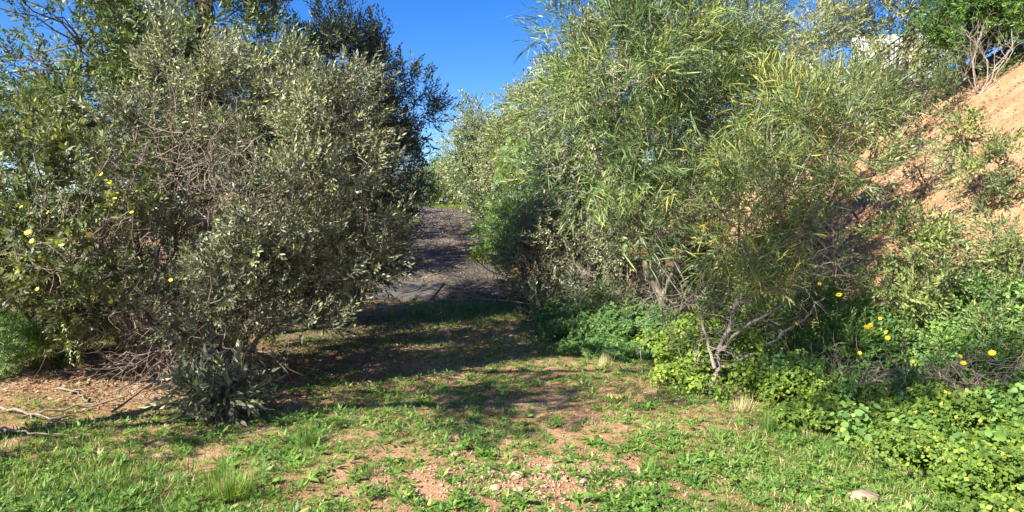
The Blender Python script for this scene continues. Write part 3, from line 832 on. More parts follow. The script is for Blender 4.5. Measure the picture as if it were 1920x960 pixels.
for pts in [[(1345, 660), (1400, 610), (1480, 560), (1540, 515), (1600, 490)],
            [(1340, 690), (1322, 620), (1300, 560), (1260, 480)],
            [(1375, 580), (1400, 500), (1430, 420), (1440, 340)],
            [(1340, 700), (1420, 660), (1480, 620), (1545, 560)]]:
    P = np.array([at(px, py, 6.75 + .06 * k + rng.normal() * .03) for k, (px, py) in enumerate(pts)])
    t = np.linspace(0, len(P) - 1, 16)
    P = np.stack([np.interp(t, np.arange(len(P)), P[:, k]) for k in range(3)], -1)
    P[1:-1] += rng.normal(size=(14, 3)) * .012
    add_limb(ac2, None, None, .018, .006, M['greybark'], 'branch', path=P)
dt = obj('dead_twigs', dead_twigs(ac2, at(1350, 600, 7.0), (.8, .4, .5), 110, .5, .0045, 'greybark', updir=(.2, 0, .3)), ac2); dt['kind'] = 'stuff'
dt = obj('dead_twigs', dead_twigs(ac2, at(1470, 500, 6.9), (.75, .3, .35), 80, .4, .005, 'deadwood', updir=(.4, 0, .2)), ac2); dt['kind'] = 'stuff'
rb = Bag()
pp = np.concatenate([c + norm(rng.normal(size=(14, 3))) * r * .95 for c, r in [lobe(1430, 400, 6.9, 140, 110, .6), lobe(1290, 500, 6.9, 120, 60, .4), lobe(1560, 300, 7.0, 70, 60, .4)]])
pp = pp[np.arange(len(pp)) % 3 > 0]
scatter(rb, 'small', np.repeat(pp, 2, 0) - np.array(ac2.location), rng.normal(size=(2 * len(pp), 3)), .8, .5)
ro = obj('seed_pods', rb.mesh('seed_pods', M['rust']), ac2); ro['kind'] = 'stuff'

# trees along the ridge of the bank
shrub('ridge_tree', 'light grey-green tree on the bank top with sky showing through', 'tree',
      [(8.0, 17.5)],
      [lobe(1500, 70, 17, 60, 60, 1.0), lobe(1570, 30, 17.3, 60, 60, 1.0), lobe(1600, -60, 17.3, 120, 60, 1.2), lobe(1470, 120, 16.5, 60, 35, .9)],
      'oval', 'pale', dens=115, cl=.4, scale=1.8, r0=.05, clump_n=9, tint0=.5)
shrub('ridge_tree', 'second pale tree on the bank top, in front of the white wall', 'tree',
      [(9.6, 17.2)],
      [lobe(1640, 30, 17, 50, 42, .9), lobe(1690, 25, 17, 50, 38, .9), lobe(1740, 20, 17, 50, 45, .9), lobe(1700, -30, 17, 80, 40, .9), lobe(1770, 50, 16.6, 35, 40, .6), lobe(1715, 80, 17, 14, 26, .4), lobe(1620, 110, 16.5, 35, 35, .6), lobe(1690, 120, 16.5, 30, 22, .5)],
      'oval', 'pale', dens=75, cl=.35, scale=1.8, r0=.045, clump_n=8, tint0=.55)
shrub('ridge_tree', 'rich green broad-leaved tree in the top right corner', 'tree',
      [(11.2, 16.4)],
      [lobe(1800, 20, 15.8, 75, 50, .9), lobe(1890, 10, 15.3, 70, 55, .9), lobe(1950, 60, 15, 60, 50, .9), lobe(1850, -60, 15.8, 140, 60, 1.1), lobe(1800, 75, 15.8, 45, 40, .6), lobe(1775, 110, 16.2, 28, 26, .5), lobe(1850, 60, 16.5, 80, 40, .8), lobe(1930, 70, 16.5, 60, 40, .8)],
      'ovalbig', 'midgreen', dens=125, cl=.38, scale=1.5, r0=.06, clump_n=10)
shrub('ridge_shrub', 'dark shrub at the bank rim below the white wall', 'shrub',
      [(8.7, 15.6), (8.2, 15.2)],
      [lobe(1710, 175, 15, 45, 25, .6), lobe(1655, 190, 14.5, 45, 40, .6), lobe(1600, 170, 14.5, 60, 45, .7), lobe(1750, 150, 15.4, 25, 18, .5)],
      'oval', 'tall', dens=170, cl=.3, scale=1.6, r0=.03, clump_n=10, tint0=.3)
shrub('bank_shrub', 'yellowish grey-green shrub on the bank right above the acacia', 'shrub',
      [(5.4, 12.4), (6.2, 12.2)],
      [lobe(1530, 190, 12, 90, 60, .8), lobe(1600, 230, 11.5, 70, 55, .7), lobe(1500, 290, 11.4, 80, 70, .7), lobe(1610, 310, 11, 60, 55, .6), lobe(1460, 150, 12.5, 60, 50, .7)],
      'oval', 'pale', dens=130, cl=.28, scale=1.5, r0=.03, clump_n=10, tint0=.42)
p1 = ground_at(1735, 362)
shrub('bank_shrub', 'small open shrub with a dark stem on the orange bank', 'shrub',
      [(p1[0], p1[1])],
      [(p1 + np.array((0, -.05, .62)), np.array((.50, .35, .28))), (p1 + np.array((-.35, -.1, .45)), np.array((.3, .25, .2)))],
      'oval', 'olive', dens=230, cl=.2, scale=1.2, r0=.022, clump_n=7, tint0=.65)
shrub('bank_shrub', 'bushy light green shrub at the right edge of the bank', 'shrub',
      [ (ground_at(1850, 400)[0], ground_at(1850, 400)[1])],
      [lobe(1850, 300, 9.2, 50, 40, .4), lobe(1800, 250, 9.4, 22, 26, .25), lobe(1905, 330, 8.8, 40, 42, .35), lobe(1830, 345, 8.9, 50, 20, .3)],
      'oval', 'tall', dens=240, cl=.15, scale=1.3, r0=.02, clump_n=8, tint0=.72)
shrub('bank_shrub', 'spreading light green shrub low on the bank, soil showing through', 'shrub',
      [(4.55, 7.9), (4.9, 7.7), (5.1, 7.3)],
      [lobe(1700, 450, 7.7, 65, 45, .4), lobe(1770, 480, 7.5, 75, 55, .4), lobe(1760, 400, 8.0, 60, 30, .35), lobe(1690, 530, 7.4, 55, 50, .35), lobe(1780, 560, 7.2, 55, 40, .3)],
      'oval', 'tall', dens=300, cl=.15, scale=1.2, r0=.018, clump_n=9, tint0=.8)
shrub('bank_shrub', 'light green shrub cut by the right edge of the picture', 'shrub',
      [(5.3, 6.9), (5.5, 7.2)],
      [lobe(1880, 430, 7.4, 60, 40, .4), lobe(1920, 500, 7.0, 60, 60, .4), lobe(1880, 560, 6.8, 55, 40, .35), lobe(1910, 640, 6.3, 50, 40, .35)],
      'oval', 'tall', dens=400, cl=.18, scale=.95, r0=.018, clump_n=9, tint0=.7)
pd = ground_at(1838, 175)
thicket('dead_shrub', 'bare grey dead shrub on the rim of the orange bank', 'shrub', (pd[0], pd[1]),
        [(.25, .1, 1.6, .018), (.9, .1, 1.5, .018), (-.35, 0, 1.3, .015), (1.4, 0, 1.15, .016), (-.7, .1, .9, .013), (.55, -.1, 1.8, .014), (0, 0, 1.2, .014), (1.1, .1, 1.7, .014)], 'greybark')
pd = ground_at(1790, 172)
thicket('dead_shrub', 'small leafless shrub left of the bare grey one on the bank rim', 'shrub', (pd[0] - .1, pd[1]),
        [(-.4, .1, .45, .014), (.25, .1, .5, .012), (-.1, -.1, .55, .012)], 'greybark')
pg = ground_at(1865, 150)
shrub('tiny_shrub', 'tiny green seedling bush on bare soil beside the dead shrub', 'shrub', [(pg[0], pg[1])],
      [(pg + np.array((0, 0, .18)), np.array((.22, .15, .16)))], 'oval', 'tall', dens=220, cl=.12, r0=.008, clump_n=5, tint0=.7)

# undergrowth in the shade on the right
ug = shrub('daisy_bush', 'dark green bush with yellow daisies under the acacia limbs', 'shrub',
      [(3.2, 7.9), (3.6, 7.7), (4.0, 7.9)],
      [lobe(1490, 610, 7.6, 85, 55, .45), lobe(1570, 590, 7.8, 85, 45, .45), lobe(1600, 660, 7.4, 80, 50, .4), lobe(1500, 680, 7.3, 70, 40, .35)],
      'oval', 'midgreen', dens=330, cl=.2, scale=1.0, r0=.012, clump_n=8, tint0=.5)
ug2 = shrub('daisy_bush', 'low green bush with a few yellow daisies near the right edge', 'shrub',
      [(4.1, 6.9), (4.5, 6.6)],
      [lobe(1700, 640, 7.3, 70, 45, .4), lobe(1790, 640, 7.0, 75, 45, .4), lobe(1860, 700, 6.4, 70, 45, .35), lobe(1700, 720, 6.8, 80, 40, .35), lobe(1790, 760, 6.2, 80, 35, .3)],
      'oval', 'midgreen', dens=300, cl=.2, scale=1.0, r0=.012, clump_n=8, tint0=.5, mix=('lobed', 'midgreen', .3))

shrub('tangled_bush', 'dark dense bush filling the gap behind the grey acacia limbs', 'bush',
      [(2.9, 9.4), (3.6, 9.2)],
      [lobe(1330, 560, 9.3, 70, 50, .45), lobe(1420, 570, 9.0, 70, 50, .45), lobe(1500, 540, 9.0, 60, 45, .4), lobe(1400, 490, 9.8, 80, 50, .5), lobe(1300, 500, 9.9, 60, 50, .5), lobe(1180, 560, 10.6, 60, 40, .4), lobe(1560, 500, 9.2, 50, 45, .4)],
      'small', 'tall', dens=270, cl=.2, scale=1.5, r0=.012, clump_n=8, tint0=.35, twig_frac=.35)
shrub('tangled_bush', 'dark tangled bush with dead stems behind the bright creeper on the right', 'bush',
      [(3.0, 6.3), (3.6, 6.0), (4.2, 5.8)],
      [lobe(1500, 720, 6.5, 60, 35, .35), lobe(1590, 760, 6.1, 70, 35, .35), lobe(1690, 780, 5.9, 70, 40, .35), lobe(1800, 790, 5.6, 70, 40, .35), lobe(1890, 780, 5.5, 50, 45, .35), lobe(1430, 700, 6.9, 40, 35, .3)],
      'small', 'midgreen', dens=330, cl=.16, scale=1.35, r0=.011, clump_n=7, tint0=.35, mix=('lobed', 'midgreen', .35), twig_frac=.3)

# flowers
def flower_mesh(stalk):
    b = Bag()
    for k in range(11):
        a = k * 2 * math.pi / 11; d = np.array((math.cos(a), math.sin(a), .18))
        v, f = lq(d * .004, d, np.cross(d, (0, 0, 1.)), .027, .012, .05); b.add(v, f)
    v, f = lround(None, np.array((0, 0, .006)), np.array((0, 0, 1.)), .009); b.add(v, f)
    b2 = Bag(); v, f = tubes(np.array([[(0, 0, 0), (.01, .0, -stalk * .5), (0, .02, -stalk)]]), np.array([[.0015, .0018, .002]]), 3)
    return b.mesh('flower', M['petal']), (v, f)
fm, (sv, sf) = flower_mesh(.22)
sm = build_mesh('stalk', sv, [sf], M['midgreen'], np.full(len(sv), .5))
def flowers(root, spots):
    o = np.array(root.location)
    for (px, py, Yd, s) in spots:
        p = at(px, py, Yd)
        d = Vector((rng.normal() * .35 - .2, -.8 + rng.normal() * .3, .7))
        fo = obj('flower', fm, root, tuple(p - o)); fo.rotation_euler = d.to_track_quat('Z', 'Y').to_euler(); fo.scale = (s * .75, s * .75, s * .75)
        so_ = obj('stalk', sm, fo)
flowers(flow, [(52, 436, 5.45, 1.3), (60, 452, 5.45, 1.1), (110, 424, 5.42, 1), (127, 433, 5.42, 1.2), (168, 440, 5.45, 1.3), (190, 327, 5.95, 1.0), (205, 342, 5.95, 1.1), (215, 372, 5.9, .9),
               (247, 398, 5.9, .9), (146, 456, 5.45, .9), (90, 398, 5.5, .8), (70, 542, 5.7, .9), (208, 566, 5.85, 1.0), (40, 388, 5.6, .8), (320, 525, 6.0, .9)])
flowers(ug, [(1493, 607, 6.60, 1.1), (1573, 553, 6.75, 1.5), (1537, 532, 6.85, 1.0), (1475, 681, 6.40, 1.4), (1612, 662, 6.45, 1.0), (1625, 614, 6.65, 1.5), (1636, 620, 6.65, 1.5), (1632, 610, 6.65, 1.3), (1662, 623, 6.55, 1.2)])
flowers(ug2, [(1664, 634, 6.30, 1.2), (1650, 597, 6.40, .9), (1710, 678, 5.95, 1.0), (1800, 668, 5.95, 1.1), (1806, 681, 5.85, 1.4), (1860, 662, 5.55, 1.5), (1676, 677, 6.05, .9)])

# ------------------------------------------------------------------ creeper (ground cover)
def dome_cover(name, label, domes, kind, mat, dens, scale=1., tint=.5):
    b = Bag()
    for (cx, cy, rx, ry, h) in domes:
        n = int(math.pi * rx * ry * dens)
        a = rng.uniform(0, 6.283, n); r = np.sqrt(rng.random(n))
        x = cx + rx * r * np.cos(a); y = cy + ry * r * np.sin(a)
        hh = h * np.sqrt(np.clip(1 - r ** 2, 0, 1)) * (.25 + 1.5 * fbm(x * 3.2, y * 3.2, 77))
        z = gz(x, y) + hh * rng.uniform(.35, 1.0, n) ** .4 - .01
        keep = fbm(x * 4, y * 4, 83) > .42
        x, y, z = x[keep], y[keep], z[keep]; n = len(x)
        ax = np.stack([(x - cx) / rx * .5, (y - cy) / ry * .5 - .35, np.full(n, 1.)], -1) + rng.normal(size=(n, 3)) * .3
        tt = tint + .35 * (fbm(x * 1.5, y * 1.5, 87) - .5) + rng.normal(size=n) * .1
        scatter(b, kind, np.stack([x, y, z], -1), ax, scale * rng.uniform(.7, 1.3, n), tt)
    o = obj(name, b.mesh(name, M[mat])); tag(o, label, 'ground cover', kind='stuff')
    return o

dome_cover('creeper_ground_cover', 'bright yellow-green creeper climbing round the foot of the grey acacia trunks',
           [(2.45, 8.2, .6, .6, .5), (2.3, 7.2, .5, .45, .85), (2.0, 7.3, .4, .4, .55), (2.3, 6.8, .35, .3, .6), (2.95, 8.3, .5, .5, .9), (2.2, 6.45, .5, .35, .3), (1.9, 8.5, .4, .5, .3), (2.75, 6.3, .5, .35, .2), (1.75, 6.75, .3, .25, .2)], 'round', 'creeper', 460, .9, .66)
dome_cover('shade_tinted_ground_cover', 'green leafy cover right of the grass strip, leaf colour darkened to stand in for shade',
           [(1.2, 10.2, .9, 1.2, .3), (1.9, 9.6, .8, 1.0, .45), (1.0, 11.6, .6, .9, .25), (1.6, 11.6, .8, .9, .45), (1.3, 8.6, .7, .6, .15)], 'lobed', 'midgreen', 300, 1.1, .18)  # low leaf tint paints shade into this cover
dome_cover('roadside_ground_cover', 'lush green leafy cover filling the lower right corner',
           [(2.75, 5.5, .6, .5, .18), (3.3, 5.0, .6, .55, .25), (3.0, 4.4, .7, .5, .22), (3.8, 5.4, .8, .8, .4), (4.0, 4.5, .9, .7, .35), (3.2, 6.1, .5, .5, .3), (4.6, 5.4, .8, .6, .3), (2.9, 3.8, .5, .4, .15), (2.7, 6.0, .4, .4, .25)],
           'lobed', 'creeper', 330, 1.0, .5)
dome_cover('roadside_ground_cover', 'round-leaved cover among the leafy growth in the lower right corner',
           [(3.4, 4.6, .9, .8, .26), (4.1, 5.2, .9, .9, .42), (3.0, 5.2, .6, .6, .25)], 'round', 'midgreen', 140, 1.05, .6)
dome_cover('bank_ground_cover', 'green weeds covering the shaded foot of the bank',
           [(4.5, 7.5, .9, 1.2, .3), (3.9, 8.6, .8, .9, .35), (5.2, 6.6, .7, .9, .3), (3.2, 8.9, .6, .8, .4)], 'lobed', 'midgreen', 170, 1.2, .5)

# ------------------------------------------------------------------ grass, weeds, litter, gravel
def sample_ground(n, fn, ylo=2.7, yhi=13.5, xl=-6.0, xh=4.6, power=1.5):
    """more samples near the camera"""
    u = rng.random(n * 3)
    y = (ylo ** (1 - power) + u * (yhi ** (1 - power) - ylo ** (1 - power))) ** (1 / (1 - power))
    half = y * .84 + .3
    x = rng.uniform(-1, 1, n * 3) * half
    ok = (x > xl) & (x < xh)
    x, y = x[ok], y[ok]
    dn = fn(x, y); ok = rng.random(len(x)) < dn
    x, y = x[ok][:n], y[ok][:n]
    return x, y

gb = Bag()
x, y = sample_ground(27000, lambda x, y: grass_density(x, y) * .8, power=1.2)
n = len(x)
lush = patchsum(x, y, GR[:5])
sc = (.55 + .5 * fbm(x * .8, y * .8, 55)) * (1 + .35 * np.clip(lush, 0, 1)) * rng.uniform(.7, 1.35, n) * (1 + .02 * (y - 4))
STRAW = [pxpatch(*a) for a in [(650, 910, 160, 50, .3), (1360, 840, 110, 50, .3), (1500, 900, 90, 50, .3), (830, 880, 80, 50, .25), (560, 760, 60, 25, .2), (1000, 700, 80, 25, .15), (250, 760, 120, 30, .35)]]
tt = .43 + 1.2 * (fbm(x * 1.3, y * 1.3, 57) - .5) - .30 * np.clip(lush, 0, 1) + patchsum(x, y, STRAW) + rng.normal(size=n) * .12
scatter(gb, 'grass', np.stack([x, y, gz(x, y) - .004], -1), np.stack([rng.normal(size=n) * .2, rng.normal(size=n) * .2, np.ones(n)], -1), sc, tt)
tag(obj('short_grass', gb.mesh('short_grass', M['grass'])), 'short patchy green and straw-coloured grass in the foreground', 'grass', kind='stuff')

# taller grass, bottom left and along the creeper edge
gb = Bag()
for (cx, cy, rx, ry, n, s) in [(-2.9, 4.3, .9, .5, 700, 2.0), (-2.1, 3.8, .7, .4, 450, 1.7), (-3.6, 5.0, .6, .5, 350, 2.0), (1.9, 4.9, .6, .5, 500, 1.6), (2.5, 4.2, .5, .5, 420, 1.7), (1.5, 6.6, .4, .5, 200, 1.5), (-1.2, 13.3, 1.3, .5, 700, 1.5), (.1, 13.8, .3, 1.2, 200, 1.5), (-.9, 11.8, 1.3, 1.1, 1500, 1.7), (.2, 11.6, .8, .9, 600, 1.7), (-4.2, 5.9, .6, .3, 160, 1.8), (3.0, 4.6, .9, .6, 260, 2.2), (3.8, 5.3, .8, .6, 160, 2.4), (2.6, 5.4, .4, .5, 200, 1.8)]:
    x = cx + rng.normal(size=n) * rx * .6; y = cy + rng.normal(size=n) * ry * .6
    scatter(gb, 'grass', np.stack([x, y, gz(x, y) - .004], -1), np.stack([rng.normal(size=n) * .3, rng.normal(size=n) * .3, np.ones(n)], -1), s * .8 * rng.uniform(.5, 1.3, n), .40 + rng.normal(size=n) * .16)
tag(obj('long_grass', gb.mesh('long_grass', M['grass'])), 'longer darker green grass in soft clumps', 'grass', kind='stuff')

wb = Bag()
x, y = sample_ground(17000, lambda x, y: np.clip(grass_density(x, y) * .9, 0, 1) * (.25 + 1.5 * np.clip(fbm(x * 1.6, y * 1.6, 59) - .35, 0, 1)), power=1.3)
n = len(x)
scatter(wb, 'weed', np.stack([x, y, gz(x, y)], -1), np.stack([rng.normal(size=n) * .2, rng.normal(size=n) * .2 - .1, np.ones(n)], -1), rng.uniform(.7, 1.0, n) * rng.choice([.8, 1.1, 1.9], n, p=[.5, .3, .2]) * (1 + .03 * (y - 4)), .45 + .5 * (fbm(x, y, 63) - .5) + rng.normal(size=n) * .1)
x, y = sample_ground(3500, lambda x, y: np.clip(grass_density(x, y) - .25, 0, 1) * (fbm(x * 2, y * 2, 65) > .5), power=1.3)
n = len(x)
scatter(wb, 'clover', np.stack([x, y, gz(x, y)], -1), np.stack([rng.normal(size=n) * .15, rng.normal(size=n) * .15, np.ones(n)], -1), rng.uniform(.8, 1.6, n), .5 + rng.normal(size=n) * .15)
tag(obj('small_weeds', wb.mesh('small_weeds', M['weed'])), 'small broad-leaved weeds and clover among the short grass', 'weeds', kind='stuff')

# grass on the verge at the top of the drive
gb = Bag(); n = 3500
x = rng.uniform(-7, -.5, n); y = rng.uniform(28.5, 35, n)
ok = road_dist(x, y) > 1.5; x, y = x[ok], y[ok]; n = len(x)
scatter(gb, 'grass', np.stack([x, y, gz(x, y)], -1), np.stack([rng.normal(size=n) * .2, rng.normal(size=n) * .2, np.ones(n)], -1), 3.2 * rng.uniform(.6, 1.3, n), .35 + rng.normal(size=n) * .15)
n = 900; x = np.concatenate([rng.normal(size=n // 2) * .25 - 3.45, rng.normal(size=n // 2) * .3 + .2]); y = rng.uniform(14.5, 26, n); x = np.where(x < -2, x - (y - 14) * .1, x - (y - 14) * .08)
scatter(gb, 'grass', np.stack([x, y, gz(x, y)], -1), np.stack([rng.normal(size=n) * .2, rng.normal(size=n) * .2, np.ones(n)], -1), 2.2 * rng.uniform(.6, 1.3, n), .4 + rng.normal(size=n) * .15)
tag(obj('verge_grass', gb.mesh('verge_grass', M['grass'])), 'bright green grass verge along and beyond the driveway', 'grass', kind='stuff')

# leaf litter
lb = Bag()
def litter(cx, cy, rx, ry, n, tint=.5, s=1.):
    x = cx + rng.normal(size=n) * rx * .55; y = cy + rng.normal(size=n) * ry * .55
    z = gz(x, y) + rng.uniform(.002, .02, n)
    a = rng.uniform(0, 6.283, n); L = rng.uniform(.025, .07, n) * s; W = L * rng.uniform(.15, .4, n)
    d = np.stack([np.cos(a), np.sin(a), rng.normal(size=n) * .25], -1); wv = np.stack([-np.sin(a), np.cos(a), rng.normal(size=n) * .4], -1)
    c = np.stack([x, y, z], -1)
    v = np.stack([c - d * L[:, None] / 2, c + wv * W[:, None] / 2, c + d * L[:, None] / 2, c - wv * W[:, None] / 2], 1)
    f = np.arange(4 * n).reshape(n, 4)
    lb.add(v, f, np.repeat(np.clip(tint + rng.normal(size=n) * .25, 0, 1), 4))
litter(-4.2, 7.0, 1.6, 1.0, 9000, .6); litter(-2.7, 7.8, 1.6, 1.3, 6000, .42); litter(-1.7, 10.5, .9, 2.2, 3500, .5); litter(-2.5, 6.2, 1.5, .8, 2500, .4)
litter(2.6, 7.2, 1.2, 2.0, 2500, .4); litter(.3, 12.0, 1.2, 1.2, 1500, .4); litter(0, 6, 3, 3, 3000, .5, .8); litter(-3, 14.5, 1.2, 2, 1500, .4, 1.3); litter(-1.4, 13.6, 1.8, .7, 1800, .35, 1.2); litter(-2.0, 19, 1.4, 6, 2200, .35, 1.7); litter(.2, 16, .8, 3, 1200, .4, 1.4); litter(3.4, 5.4, .7, 1, 900, .6)
litter(9.2, 14, 1.5, 2.5, 1500, .3, 1.5); litter(7.5, 10.5, 2.5, 3, 2500, .5, 1.2); litter(3.0, 5.6, .9, 1.6, 2500, .6, 1.1)
tag(obj('leaf_litter', lb.mesh('leaf_litter', M['dry'])), 'brown dead leaves lying under and around the bushes', 'leaf litter', kind='stuff')

# gravel and clods
def ico():
    import bmesh
    bm = bmesh.new(); bmesh.ops.create_icosphere(bm, subdivisions=1, radius=1)
    v = np.array([p.co[:] for p in bm.verts]); f = np.array([[q_.index for q_ in p.verts] for p in bm.faces]); bm.free(); return v, f
IV, IF = ico()
OV = np.array([(1, 0, 0), (0, 1, 0), (-1, 0, 0), (0, -1, 0), (.1, 0, 1), (0, 0, -1.)]); OF = np.array([(0, 1, 4), (1, 2, 4), (2, 3, 4), (3, 0, 4), (1, 0, 5), (2, 1, 5), (3, 2, 5), (0, 3, 5)])
def pebbles(bag, x, y, r, sink=.3):
    n = len(x)
    v = OV[None] * rng.uniform(.6, 1.25, (n, len(OV), 1)) * (r[:, None] * rng.uniform(.6, 1.3, (n, 3)) * np.array((1, 1, .7)))[:, None]
    v = v + np.stack([x, y, gz(x, y) + r * sink], -1)[:, None]
    f = (OF[None] + (np.arange(n) * len(OV))[:, None, None]).reshape(-1, 3)
    bag.add(v.reshape(-1, 3), f)
pb = Bag()
x, y = sample_ground(5200, lambda x, y: np.clip(.8 - grass_density(x, y), 0, 1), power=1.8)
pebbles(pb, x, y, rng.uniform(.003, .011, len(x)))
c = ground_at(1000, 905); n = 1500
x = c[0] + rng.normal(size=n) * .45; y = c[1] + rng.normal(size=n) * .25; pebbles(pb, x, y, rng.uniform(.004, .014, n) )
tag(obj('soil_clods', pb.mesh('soil_clods', M['rock'])), 'small orange soil crumbs and pebbles on the bare ground', 'pebbles', kind='stuff')
for mat_, lab_, n_ in (('concrete', 'loose grey gravel scattered over the driveway', 5000), ('rock', 'loose brownish gravel washed over the driveway', 1300)):
    pb = Bag(); n = n_
    s = rng.random(n) ** 1.3 * 16; y = 13.15 + s; x = np.interp(y, ROAD[:6, 1], ROAD[:6, 0]) + np.clip(rng.normal(size=n) * .95, -1.7, 1.7)
    pebbles(pb, x, y, rng.uniform(.008, .024, n) * (1 + (y - 13) * .03), 1.0)
    tag(obj('driveway_gravel', pb.mesh('driveway_gravel', M[mat_])), lab_, 'gravel', kind='stuff')
pb = Bag(); n = 4500; x = rng.uniform(5.0, 12.5, n); y = rng.uniform(6, 17, n); ok = x > 4.6; pebbles(pb, x, y, rng.uniform(.008, .045, n) * rng.uniform(.4, 1, n), .1)
tag(obj('bank_rubble', pb.mesh('bank_rubble', M['rock'])), 'small stones and clods lying on the orange bank', 'stones', kind='stuff')

# individual rocks
def rock(loc, r, mat, label, name='rock', group=None, squash=.6, seed=0, detail=2):
    import bmesh
    rs = np.random.default_rng(seed)
    bm = bmesh.new(); bmesh.ops.create_icosphere(bm, subdivisions=detail, radius=1)
    pl = [(norm(rs.normal(size=3)), rs.uniform(.62, .9)) for _ in range(7)]
    for v in bm.verts:
        p = np.array(v.co[:])
        for nn, dd in pl:
            e = p @ nn - dd
            if e > 0: p = p - nn * e
        p = p + rs.normal(size=3) * .03
        v.co = p * np.array((r * 1.15, r * .9, r * squash))
    me = bpy.data.meshes.new(name); bm.to_mesh(me); bm.free(); me.materials.append(mat)
    o = obj(name, me, None, (loc[0], loc[1], loc[2] + r * squash * .35)); o.rotation_euler = (rs.normal() * .2, rs.normal() * .2, rs.uniform(0, 6.28))
    tag(o, label, 'rock', group); return o
rock(ground_at(1620, 940) - np.array((0, 0, .012)), .105, M['whiterock'], 'rounded whitish stone in the grass by the lower right creeper', 'stone', seed=3)
named = [((922, 888), .038, 'palest angular rock of the stony bare patch, left part'), ((970, 893), .045, 'pointed pale rock in the middle of the stony patch'), ((1030, 880), .04, 'reddish rock just above the middle of the stony patch'),
         ((1096, 906), .042, 'flat-faced pale rock at the right of the stony patch'), ((855, 854), .042, 'lone pinkish rock left above the stony patch'), ((928, 920), .045, 'yellowish rock low in the stony patch'), ((975, 922), .045, 'split yellowish rock near the bottom of the stony patch')]
for k, ((px, py), r, lb_) in enumerate(named):
    rock(ground_at(px, py), r * .85, M['rock'] if k % 3 else M['whiterock'], lb_, seed=20 + k)
for k in range(46):
    if k < 30: px, py = 1000 + rng.normal() * 110, 905 + rng.normal() * 28
    else: px, py = rng.uniform(560, 1400), rng.uniform(650, 940)
    py = min(py, 950)
    rock(ground_at(px, py), rng.uniform(.012, .028), M['rock'], 'small orange-pink rock lying loose on bare soil', seed=100 + k, group='small loose rocks on the bare soil', detail=1)
rock(ground_at(803, 568), .07, M['whiterock'], 'small pale stone at the top of the grass strip near the concrete slab', seed=5)
lo = ground_at(958, 632)
rock(lo, .035, M['litter'], 'crumpled white scrap of litter on the shaded grass', 'litter_scrap', seed=6, squash=.7)['category'] = 'litter'

# ------------------------------------------------------------------ individual rosettes and tufts
def leafmesh(L, W, bend, seed):
    rs = np.random.default_rng(seed)
    vs, f = [], []
    n = 5
    for k in range(n + 1):
        t = k / n; w_ = W * [.2, .55, 1, .95, .6, .05][k] * rs.uniform(.85, 1.1)
        x_ = L * t * (1 - .2 * t); z_ = L * (.5 * t - bend * t * t)
        vs += [(x_, w_ / 2, z_ + w_ * .2), (x_, 0, z_), (x_, -w_ / 2, z_ + w_ * .2)]
    for k in range(n):
        a = 3 * k
        f += [[a, a + 1, a + 4, a + 3], [a + 1, a + 2, a + 5, a + 4]]
    return build_mesh('leaf', vs, [np.array(f)], M['weed'], np.full(len(vs), rs.uniform(.3, .8)))
LM = [leafmesh(.09 + .02 * (k % 3), .026 + .004 * (k % 2), .35 + .12 * (k % 4), k) for k in range(8)]
def rosette(px, py, s, label, group=None):
    p = ground_at(px, py)
    root = thing('rosette_weed', label, 'weed', tuple(p), group)
    n = int(rng.integers(7, 11))
    for i in range(n):
        o = obj('leaf', LM[int(rng.integers(8))], root)
        a = i * 2.4 + rng.uniform(-.2, .2); k = s * rng.uniform(.7, 1.15)
        o.rotation_euler = (rng.normal() * .25, -rng.uniform(-.1, .55), a); o.scale = (k, k, k)
    return root
rs_named = [(905, 858, 1.25, 'largest flat rosette weed left above the stony patch'), (1065, 868, 1.0, 'rosette weed directly right of the reddish rock'), (1110, 835, 1.3, 'broad weed rosette in the middle foreground grass'),
            (1330, 868, 1.3, 'wide dark-leaved rosette right of centre near the straw grass'), (1080, 942, 1.1, 'upright weed at the bottom edge below the stony patch'), (980, 948, 1.2, 'sprawling weed at the bottom edge under the yellowish rocks'),
            (735, 870, 1.1, 'rosette weed in thin grass left of the lone pinkish rock'), (1215, 880, 1.1, 'leggy tuft-like weed between stony patch and straw grass'), (790, 795, 1.2, 'shaded rosette weed in the tree shadow band'),
            (1280, 880, 1.0, 'weed next to the wide dark-leaved rosette'), (580, 905, 1.1, 'rosette weed in the pale grass lower left of centre'), (460, 850, 1.2, 'weed at the edge of the orange patch below the sapling')]
for a in rs_named: rosette(*a)
for k in range(44):
    rosette(rng.uniform(500, 1500), rng.uniform(690, 945), rng.uniform(.6, 1.05), 'small flat rosette weed among short grass', 'small rosette weeds in the grass')

def tuft(px, py, n, L, label, tint, spread=.8):
    p = ground_at(px, py); b = Bag()
    for i in range(n):
        a = rng.uniform(0, 6.283); side = np.array((math.cos(a), math.sin(a), 0))
        v, f = lstrip(side * rng.uniform(0, .09), np.array((0, 0, 1.)) + side * rng.uniform(.2, spread * 1.8), np.cross(side, (0, 0, 1.)), L * rng.uniform(.6, 1.2), .0032, -rng.uniform(.2, .8), 3)
        b.add(v, f, float(np.clip(tint + rng.normal() * .15, 0, 1)))
    tag(obj('grass_tuft', b.mesh('grass_tuft', M['grass']), None, tuple(p)), label, 'grass tuft')
tuft(430, 935, 260, .19, 'grey-green spiky grass tuft at the lower left edge of the orange patch', .55, 1.6)
tuft(1440, 812, 110, .17, 'tall blue-green grass tuft beside the bright creeper', .2)
tuft(690, 893, 90, .08, 'compact dark tuft in the pale grass left of centre', .1)
tuft(1130, 690, 90, .15, 'dry purplish tuft by the shade-tinted ground cover', .95, .7)
tuft(570, 840, 110, .14, 'bright tuft near the edge of the sunny grass on the left', .3)
tuft(1225, 890, 130, .12, 'pale green tuft on the bare ground right of the stony patch', .45)
